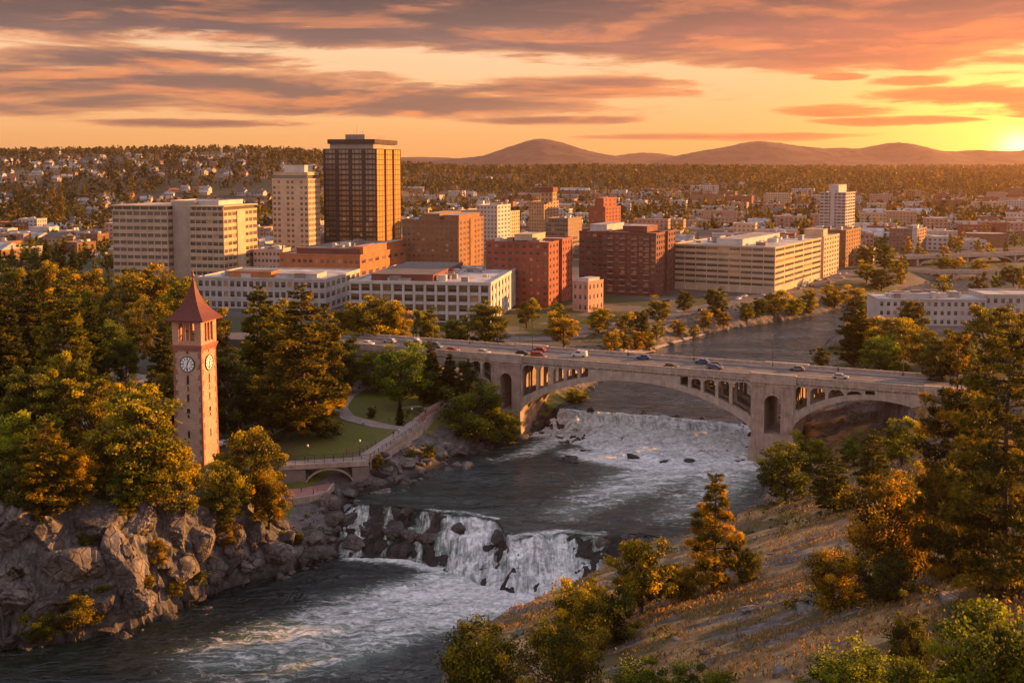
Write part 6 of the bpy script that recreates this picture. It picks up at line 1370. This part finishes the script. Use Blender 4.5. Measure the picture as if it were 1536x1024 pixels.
def promenade():
    t = ribbon('promenade', [tuple(p) for p in PR], 5.0, 0, PAVE, drape=False, thick=.8, n=90)
    ribbon('promenade', [tuple(PR[1]+[0, 0, .05]), tuple(PR[2]+[0, 0, .05]), tuple(PR[3]+[0, 0, .05])], 2.2, .02, plain('red_paving', (.26, .09, .065), .85, .2), drape=False, thick=.1)
    P = PR[:, :2]; d = np.gradient(P, axis=0); d /= np.hypot(*d.T)[:, None]; nrm = np.stack([-d[:, 1], d[:, 0]], -1); out = P+nrm*2.3; inn = P-nrm*2.3
    if out[5, 1] > inn[5, 1]: out, inn = inn, out
    w = MB()
    for i in range(len(out)-4):
        a, b = out[i], out[i+1]; l = math.hypot(*(b-a)); u = (b-a)/l; n_ = (-u[1], u[0]); zz = max(PR[i, 2], PR[i+1, 2]); w.obox(a, u, n_, -.05, l+.05, -.2, .2, zz-3.2, zz+.45)
    tag(w.build('retaining_wall', CONC), 'low concrete wall along the outer edge of the promenade', 'wall')
    railing([(x, y, z+.45) for (x, y), z in zip(out[:7], PR[:7, 2])], 'dark railing on the promenade wall above the rocky shore')
    railing([(x, y, 14.2) for x, y in out[6:]], 'dark railing on the little footbridge beside the falls')
    railing([(x, y, z+.1) for (x, y), z in zip(inn[5:], PR[5:, 2])], 'dark railing on the park side of the footbridge')
    # footbridge: slab, arched rib below, abutments
    a = at(440, 694, 14); b = at(540, 689, 14); ang = math.atan2(b[1]-a[1], b[0]-a[0]); L = math.hypot(*(b-a)[:2]); root = empty('footbridge', (a[0], a[1], 0), ang); tag(root, 'small concrete footbridge with a flat arch left of the lower falls', 'footbridge')
    m = MB(); m.box(-3, L+2, -2.9, -2.4, 13., 14.25); m.box(-3, L+2, -2.39, 2.4, 12.8, 13.15); m.build('deck', CONC, root)
    for y in (-2.6, 1.4):
        m = MB(); N = 16
        for i in range(N):
            f = lambda t: (3+t*(L-5), 9.0+3.4*(1-(2*t-1)**2)**.75)
            (x0, z0), (x1, z1) = f(i/N), f((i+1)/N); m.add([(x, yy, z+dz) for yy in (y, y+1.0) for dz in (0, .55) for x, z in ((x0, z0), (x1, z1))], [(0, 1, 3, 2), (4, 6, 7, 5), (0, 4, 5, 1), (2, 3, 7, 6)])
        m.build('arch', CONC, root)
    for x0, x1 in ((L-2.2, L+2.2), (-3.5, 3.)): m = MB(); m.box(x0, x1, -2.55, 2.5, 4, 12.79); m.build('abutment', CONC_D, root)
    # low terrace with its wall
    c = [at(x, y, 8.7) for x, y in ((418, 752), (440, 753), (470, 748), (492, 741), (500, 730))]
    w = MB()
    for p, q in zip(c[:-1], c[1:]):
        u = (q-p)[:2]; l = math.hypot(*u); u = u/l; w.obox(p[:2], u, (-u[1], u[0]), -.05, l+.05, -.25, .25, 2, 9.7)
    tag(w.build('terrace_wall', CONC), 'curved low concrete wall round the terrace under the footbridge', 'wall')
    fl = MB(); q = [at(x, y, 8.7) for x, y in ((415, 751), (440, 752), (470, 747), (492, 740), (498, 731), (495, 718), (418, 722))]; fl.add(q, None, [(0, i, i+1) for i in range(1, 6)]); fl.add([p-[0, 0, .8] for p in q], None, [(0, i+1, i) for i in range(1, 6)])
    tag(fl.build('terrace_paving', plain('pink_paving', (.30, .15, .13), .85, .2)), kind='structure')
promenade()

# ------------------------------------------------------------------ far bridges
def far_bridges():
    for nm, lb, pa, pb, z, wd, n, rise in (('far_bridge', 'far concrete bridge on low arches beyond the bend at the right', (1378, 386), (1660, 376), 25, 12, 4, 5.), ('low_bridge', 'low flat bridge crossing the shining far river', (1352, 407), (1512, 408), 19.0, 8, 4, .8)):
        a, b = at(*pa, z), at(*pb, z); ang = math.atan2(b[1]-a[1], b[0]-a[0]); L = math.hypot(*(b-a)[:2]); root = empty(nm, (a[0], a[1], 0), ang); tag(root, lb, 'bridge')
        m = MB(); m.box(-12, L+12, 0, wd, z-1.2, z-.1); m.build('deck', CONC, root); m = MB(); m.box(-12, L+12, 0, .4, z-.09, z+1.0); m.box(-12, L+12, wd-.4, wd, z-.09, z+1.); m.build('parapet', CONC, root)
        for k in range(n+1): x = L*k/n; m = MB(); m.box(x-.9, x+.9, .6, wd-.6, 9, z-1.21); m.build('pier', CONC, root)
        for k in range(n):
            m = MB(); x0, x1 = L*k/n+1.3, L*(k+1)/n-1.3
            for i in range(12):
                f = lambda t: (x0+(x1-x0)*t, z-1.9-rise*(1-math.sqrt(max(0, 1-(2*t-1)**2)))); (xa, za), (xb, zb) = f(i/12), f((i+1)/12)
                m.add([(xa, .3, za), (xb, .3, zb), (xb, .3, zb+.9), (xa, .3, za+.9), (xa, wd-.3, za), (xb, wd-.3, zb), (xb, wd-.3, zb+.9), (xa, wd-.3, za+.9)], [(0, 1, 2, 3), (4, 7, 6, 5), (0, 4, 5, 1), (3, 2, 6, 7)])
            m.build('arch', CONC, root)
far_bridges()

# ------------------------------------------------------------------ cars
CARM = {}
def car_meshes(kind):
    if kind in CARM: return CARM[kind]
    L, h1, h2 = {'car': (4.4, .95, 1.45), 'van': (5.0, 1.15, 2.0)}[kind]; w = .9
    b = MB(); lo = [(-L/2, .35), (-L/2+.05, .80), (-L*.32 if kind == 'car' else -L/2+.1, h1), (L*.2, h1), (L/2-.12, .78), (L/2, .6), (L/2-.04, .32)]
    b.prism(lo, -w, w); b.prism([(-L*.40, h1+.01), (-L*.30, h2), (L*.08, h2), (L*.24, h1+.01)] if kind == 'car' else [(-L/2+.12, h1+.01), (-L/2+.2, h2), (L*.16, h2), (L*.33, h1+.01)], -w*.86, w*.86)
    g = MB(); c = [(-L*.365, h1+.06), (-L*.29, h2-.1), (L*.06, h2-.1), (L*.19, h1+.06)] if kind == 'car' else [(-L*.1, h1+.1), (-L*.1, h2-.2), (L*.15, h2-.2), (L*.27, h1+.1)]
    g.prism(c, -w*.86-.012, w*.86+.012); f = .02; g.add([(L*(.24 if kind == 'car' else .33)-.03+f, y, h1+.08) for y in (-.68, .68)]+[(L*(.09 if kind == 'car' else .17)+.04+f, y, h2-.1) for y in (-.66, .66)], [(0, 1, 3, 2)])
    wh = MB(); wh.lathe((0, 0), [(.02, -.11), (.31, -.11), (.33, -.05), (.33, .05), (.31, .11), (.02, .11)], 12); 
    for a in wh.v: a[:, [1, 2]] = a[:, [2, 1]]
    tl = MB(); tl.box(-L/2-.02, -L/2+.05, -.78, -.45, .62, .78); hd = MB(); hd.box(L/2-.10, L/2-.03, -.75, -.45, .62, .76)
    r = {}
    tmp = [('body', b.build('body', CARP)), ('glazing', g.build('glazing', plain('car_glass', (.02, .02, .022), .08, .05, spec=.6))), ('wheel', wh.build('wheel', plain('tyre', (.02, .02, .02), .9, .1))), ('tail', tl.build('tail_light', plain('red_lens', (.45, .02, .01), .3, .05))), ('head', hd.build('headlight', LAMPG))]
    for k, o in tmp: r[k] = o.data; bpy.data.objects.remove(o)
    CARM[kind] = (r, L); return CARM[kind]
def carpaint():
    m, g = newmat('car_paint'); oi = g.n('ShaderNodeObjectInfo'); finish(g, princ(g, oi.outputs['Color'], .25, .1, .5)); return m
CARP = carpaint()
CARCOL = [('white', (.50, .49, .47)), ('silver', (.30, .30, .30)), ('black', (.015, .015, .017)), ('red', (.20, .03, .02)), ('blue', (.03, .07, .18)), ('grey', (.13, .13, .135))]
def car(p, rz, ci, label, group=None, kind='car'):
    r, L = car_meshes(kind); n, c = CARCOL[ci]; e = empty('parked_car' if 'parked' in label else 'car' if kind == 'car' else 'van', p, rz); tag(e, label.replace('{c}', n), kind, group.replace('{c}', n) if group else None)
    def pt(nm, me, loc=(0, 0, 0)): o = link(bpy.data.objects.new(nm, me), e); o.location = loc; o.color = (*c, 1); return o
    pt('body', r['body']); pt('glazing', r['glazing'])
    for x in (-L*.31, L*.31):
        for y in (-.82, .82): pt('wheel', r['wheel'], (x, y, .33))
    for dy in (0, 1.23): pt('tail_light', r['tail'], (0, dy, 0)); pt('headlight', r['head'], (0, dy*.98, 0))
    return e
def cars():
    rg = np.random.default_rng(9); used = []
    for k in range(26):
        lane = int(rg.integers(4)); y = [4.4, 8.1, 11.9, 15.6][lane]; x = rg.uniform(-30, BL+18)
        if any(l == lane and abs(x-q) < 7.5 for l, q in used): continue
        used.append((lane, x)); p = bpt(x, y, BZ+.0); ci = int(rg.choice(6, p=[.26, .26, .20, .06, .08, .14])); kd = 'van' if rg.random() < .15 else 'car'
        ln = ('nearest the downstream rail', 'left of the centre line', 'right of the centre line', 'nearest the upstream rail')[lane]; sec = 'over the left bank' if x < PIERS[0][0] else 'over the main arch' if x < PIERS[1][1] else 'over the right arch'
        car(tuple(p), BANG+(math.pi if lane > 1 else 0), ci, '{c} '+kd+f' in the bridge lane {ln}, {sec}', '{c} '+kd+f's in the lane {ln} {sec}', kd)
    for i, (px, py, rz, ci, lb, kd) in enumerate([(498, 588, .2, 4, 'blue car parked under the trees by the lawn', 'car'), (512, 584, .2, 0, 'white car parked behind the blue one by the lawn', 'car'), (545, 582, .1, 1, 'silver car parked farther along the park drive', 'car'), (482, 604, .5, 2, 'black van parked at the bend of the park path', 'van'), (572, 586, .1, 5, 'grey car parked at the end of the park drive', 'car'),
              (118, 640, .3, 0, 'white car parked among the trees above the cliff', 'car'), (163, 543, .2, 1, 'silver car parked left of the tower under the trees', 'car'), (655, 602, .2, 3, 'red car parked by the lawn near the bridge', 'car'), (336, 668, 1.2, 0, 'white car parked right of the clock tower foot', 'car')]):
        q = hit(px, py); car((q[0], q[1], q[2]+.12), rz, ci, lb, None, kd)
    # street cars in town
    S = np.array([at(840, 505, 19.5), at(900, 488, 19.3), at(985, 474, 19.3), at(1100, 452, 19.5), at(1235, 422, 19.6), at(1300, 402, 19.6), at(1380, 384, 19.6)]); t = np.concatenate([[0], np.cumsum(np.hypot(*np.diff(S[:, :2], axis=0).T))])
    for k in range(40):
        s = rg.uniform(5, t[-1]); x, y = np.interp(s, t, S[:, 0]), np.interp(s, t, S[:, 1]); x2, y2 = np.interp(s+3, t, S[:, 0]), np.interp(s+3, t, S[:, 1]); a = math.atan2(y2-y, x2-x); o = rg.choice([-4.4, -1.8, 1.8, 4.4]); ci = int(rg.choice(6, p=[.3, .2, .15, .15, .08, .12]))
        x, y = x-math.sin(a)*o, y+math.cos(a)*o; seg = 'near the bridge' if s < t[2] else 'below the striped office' if s < t[4] else 'far along the river'
        car((x, y, ground(x, y)+.25), a+(math.pi if o > 0 else 0), ci, '{c} car on the river street '+seg, '{c} cars on the river street '+seg)
cars()

# ------------------------------------------------------------------ lamp posts and people
def lamp(p, rz, label, H=9., group=None, arm=2.2):
    e = empty('street_lamp', p, rz); tag(e, label, 'street lamp', group)
    m = MB(); m.lathe((0, 0), [(.22, 0), (.2, .5), (.11, .6), (.07, H*.97), (.01, H)], 8); m.build('pole', STEEL, e)
    m = MB(); m.tube([(0, 0, H-1.), (.25*arm, 0, H-.2), (.6*arm, 0, H+.15), (arm, 0, H+.2)], .05, 5); m.build('arm', STEEL, e)
    m = MB(); m.prism([(arm-.3, H+.12), (arm+.55, H+.08), (arm+.5, H+.28), (arm-.2, H+.3)], -.16, .16); hd = m.build('lamp_head', STEEL, e)
    m = MB(); m.box(arm-.1, arm+.45, -.12, .12, H+.03, H+.1); m.build('lens', LAMPG, hd); return e
def globe(p, label, H=4.2):
    e = empty('lamp_post', p); tag(e, label, 'lamp post'); m = MB(); m.lathe((0, 0), [(.16, 0), (.13, .5), (.06, .6), (.05, H-.4), (.14, H-.35)], 8); m.build('pole', STEEL, e)
    m = MB(); m.lathe((0, 0), [(.12, H-.35), (.25, H-.1), (.24, H+.1), (.1, H+.28), (.02, H+.35)], 10); m.build('lamp_globe', LAMPG, e, smooth=True)
def lamps():
    lb = {622: 'first street lamp at the left end of the bridge', 706: 'street lamp beyond the rail left of the first pier', 800: 'street lamp on the bridge above the left pier', 943: 'street lamp on the bridge above the crown of the main arch', 1042: 'street lamp on the bridge right of the arch crown', 1160: 'street lamp on the bridge above the right pier', 1258: 'street lamp on the bridge before the golden tree', 1355: 'curved street lamp near the right bridge end'}
    for px, l in lb.items():
        x = along(BO+BN*(BW-.2)+np.array([0, 0, 33]), BU, px); lamp(tuple(bpt(x, BW-.9, BZ+.13)), BANG-math.pi/2, l, 9.5)
    for px, py, l in ((632, 520, 'tall twin street lamp before the white building'), (648, 522, 'street lamp beside the twin lamp by the white building'), (780, 520, 'street lamp on the ramp at the bridge end'), (840, 508, 'street lamp on the river street corner'), (918, 512, 'street lamp among the golden bushes'), (1408, 556, 'street lamp by the right bank car park')):
        p = hit(px, py); lamp(tuple(p), .3, l, 10)
    for px, py, l in ((540, 684, 'small lamp post at the promenade corner'), (618, 634, 'small lamp post halfway along the promenade'), (668, 600, 'small lamp post near the top of the promenade'), (462, 692, 'small lamp post on the footbridge'), (533, 740, 'slim lamp post on the rocks under the footbridge end')):
        p = at(px, py, prz(px)); p[2] = p[2] if py < 700 else ground(p[0], p[1]); globe(tuple(p), l)
lamps()
def person_mat(name, hair, top, legs):
    m, g = newmat(name); z = g.sep(objco(g))[2]
    c = g.ramp(g.m('DIVIDE', z, 1.8), [(0., (.03, .025, .02)), (.05, legs), (.50, top), (.835, (.36, .20, .14)), (.915, hair)]); g.nt.nodes['Color Ramp'].color_ramp.interpolation = 'CONSTANT'
    finish(g, princ(g, c, .8)); return m
def person_mesh(seed, step, mat):
    """a figure grown as one skin from a joint skeleton, caught walking or standing"""
    s = step; J = [((0, 0, .95), .13), ((0, 0, 1.15), .13), ((.0, 0, 1.40), .15), ((.0, 0, 1.51), .055), ((.02, 0, 1.60), .09), ((.02, 0, 1.71), .085),
         ((0, .10, .90), .10), ((s*.22, .10, .50), .07), ((s*.12-.06*abs(s), .10, .08), .05), ((s*.12+.14, .10, .04), .04), ((0, -.10, .90), .10), ((-s*.10, -.10, .50), .07), ((-s*.34, -.10, .10), .05), ((-s*.34+.15, -.10, .04), .04),
         ((0, .20, 1.38), .065), ((-s*.14, .25, 1.12), .048), ((-s*.05+.08, .25, .88), .038), ((.1, .25, .80), .03), ((0, -.20, 1.38), .065), ((s*.14, -.25, 1.12), .048), ((s*.22+.06, -.24, .90), .038), ((s*.25+.08, -.24, .82), .03)]
    E = [(0, 1), (1, 2), (2, 3), (3, 4), (4, 5), (0, 6), (6, 7), (7, 8), (8, 9), (0, 10), (10, 11), (11, 12), (12, 13), (2, 14), (14, 15), (15, 16), (16, 17), (2, 18), (18, 19), (19, 20), (20, 21)]
    me = bpy.data.meshes.new('person'); me.from_pydata([j[0] for j in J], E, []); o = bpy.data.objects.new('person', me); COL.objects.link(o)
    sk = o.modifiers.new('skin', 'SKIN'); sv = me.skin_vertices[0].data
    for v, j in zip(sv, J): v.radius = (j[1], j[1])
    sv[0].use_root = True; o.modifiers.new('sub', 'SUBSURF').render_levels = 1
    dg = bpy.context.evaluated_depsgraph_get(); ev = bpy.data.meshes.new_from_object(o.evaluated_get(dg)); bpy.data.objects.remove(o); ev.materials.clear(); ev.materials.append(mat); return ev
def people():
    ms = [person_mat('clothes_red', (.03, .02, .015), (.30, .05, .04), (.04, .05, .08)), person_mat('clothes_white', (.05, .03, .02), (.55, .53, .50), (.05, .05, .055)), person_mat('clothes_dark', (.02, .015, .012), (.04, .045, .06), (.03, .03, .035)), person_mat('clothes_blue', (.10, .06, .03), (.07, .11, .22), (.12, .10, .08))]
    for i, (px, py, st, mi, rz, lb) in enumerate([(428, 690, 0., 1, 1.2, 'person in a white top standing at the left end of the footbridge'), (500, 690, .7, 2, .2, 'person in dark clothes walking over the footbridge'), (520, 682, .8, 0, .5, 'person in red walking toward the promenade corner'), (590, 655, .8, 2, .9, 'person in dark clothes at the middle of the promenade'), (598, 650, 0., 1, 2.6, 'person in white standing beside a dark-clad walker on the promenade'), (606, 642, .8, 3, 1., 'person in blue where the lawn path meets the promenade'),
            (638, 622, .7, 0, 1., 'person in red on the red paving of the promenade'), (660, 606, .8, 2, 4., 'person in dark clothes near the top of the promenade'), (584, 634, .6, 3, 2., 'person in blue walking on the lawn path'), (545, 638, .7, 1, 3., 'person in white strolling along the lawn path'), (470, 742, 0., 0, .5, 'person in red standing on the low terrace'), (452, 738, 0., 3, 4., 'person in blue standing on the low terrace')]):
        z = 8.75 if py > 735 else prz(px)+.05; p = at(px, py, z)
        if lb.endswith('lawn path'): p = hit(px, py); p[2] += .12
        o = link(bpy.data.objects.new('person', person_mesh(i, st, ms[mi]))); o.location = p; o.rotation_euler = (0, 0, rz); tag(o, lb, 'person')
people()

# ------------------------------------------------------------------ the evening air
def haze():
    m, g = newmat('haze'); v = g.n('ShaderNodeVolumePrincipled'); v.inputs['Color'].default_value = (.98, .62, .42, 1); v.inputs['Density'].default_value = HAZE; v.inputs['Anisotropy'].default_value = .68
    o = g.n('ShaderNodeOutputMaterial'); g.nt.links.new(v.outputs[0], o.inputs['Volume']); m.cycles.homogeneous_volume = True if hasattr(m.cycles, 'homogeneous_volume') else True
    b = MB(); b.box(-9500, 9500, -700, 13600, -8, 420); tag(b.build('haze', m), kind='stuff')
HAZE = 3.5e-5
haze()
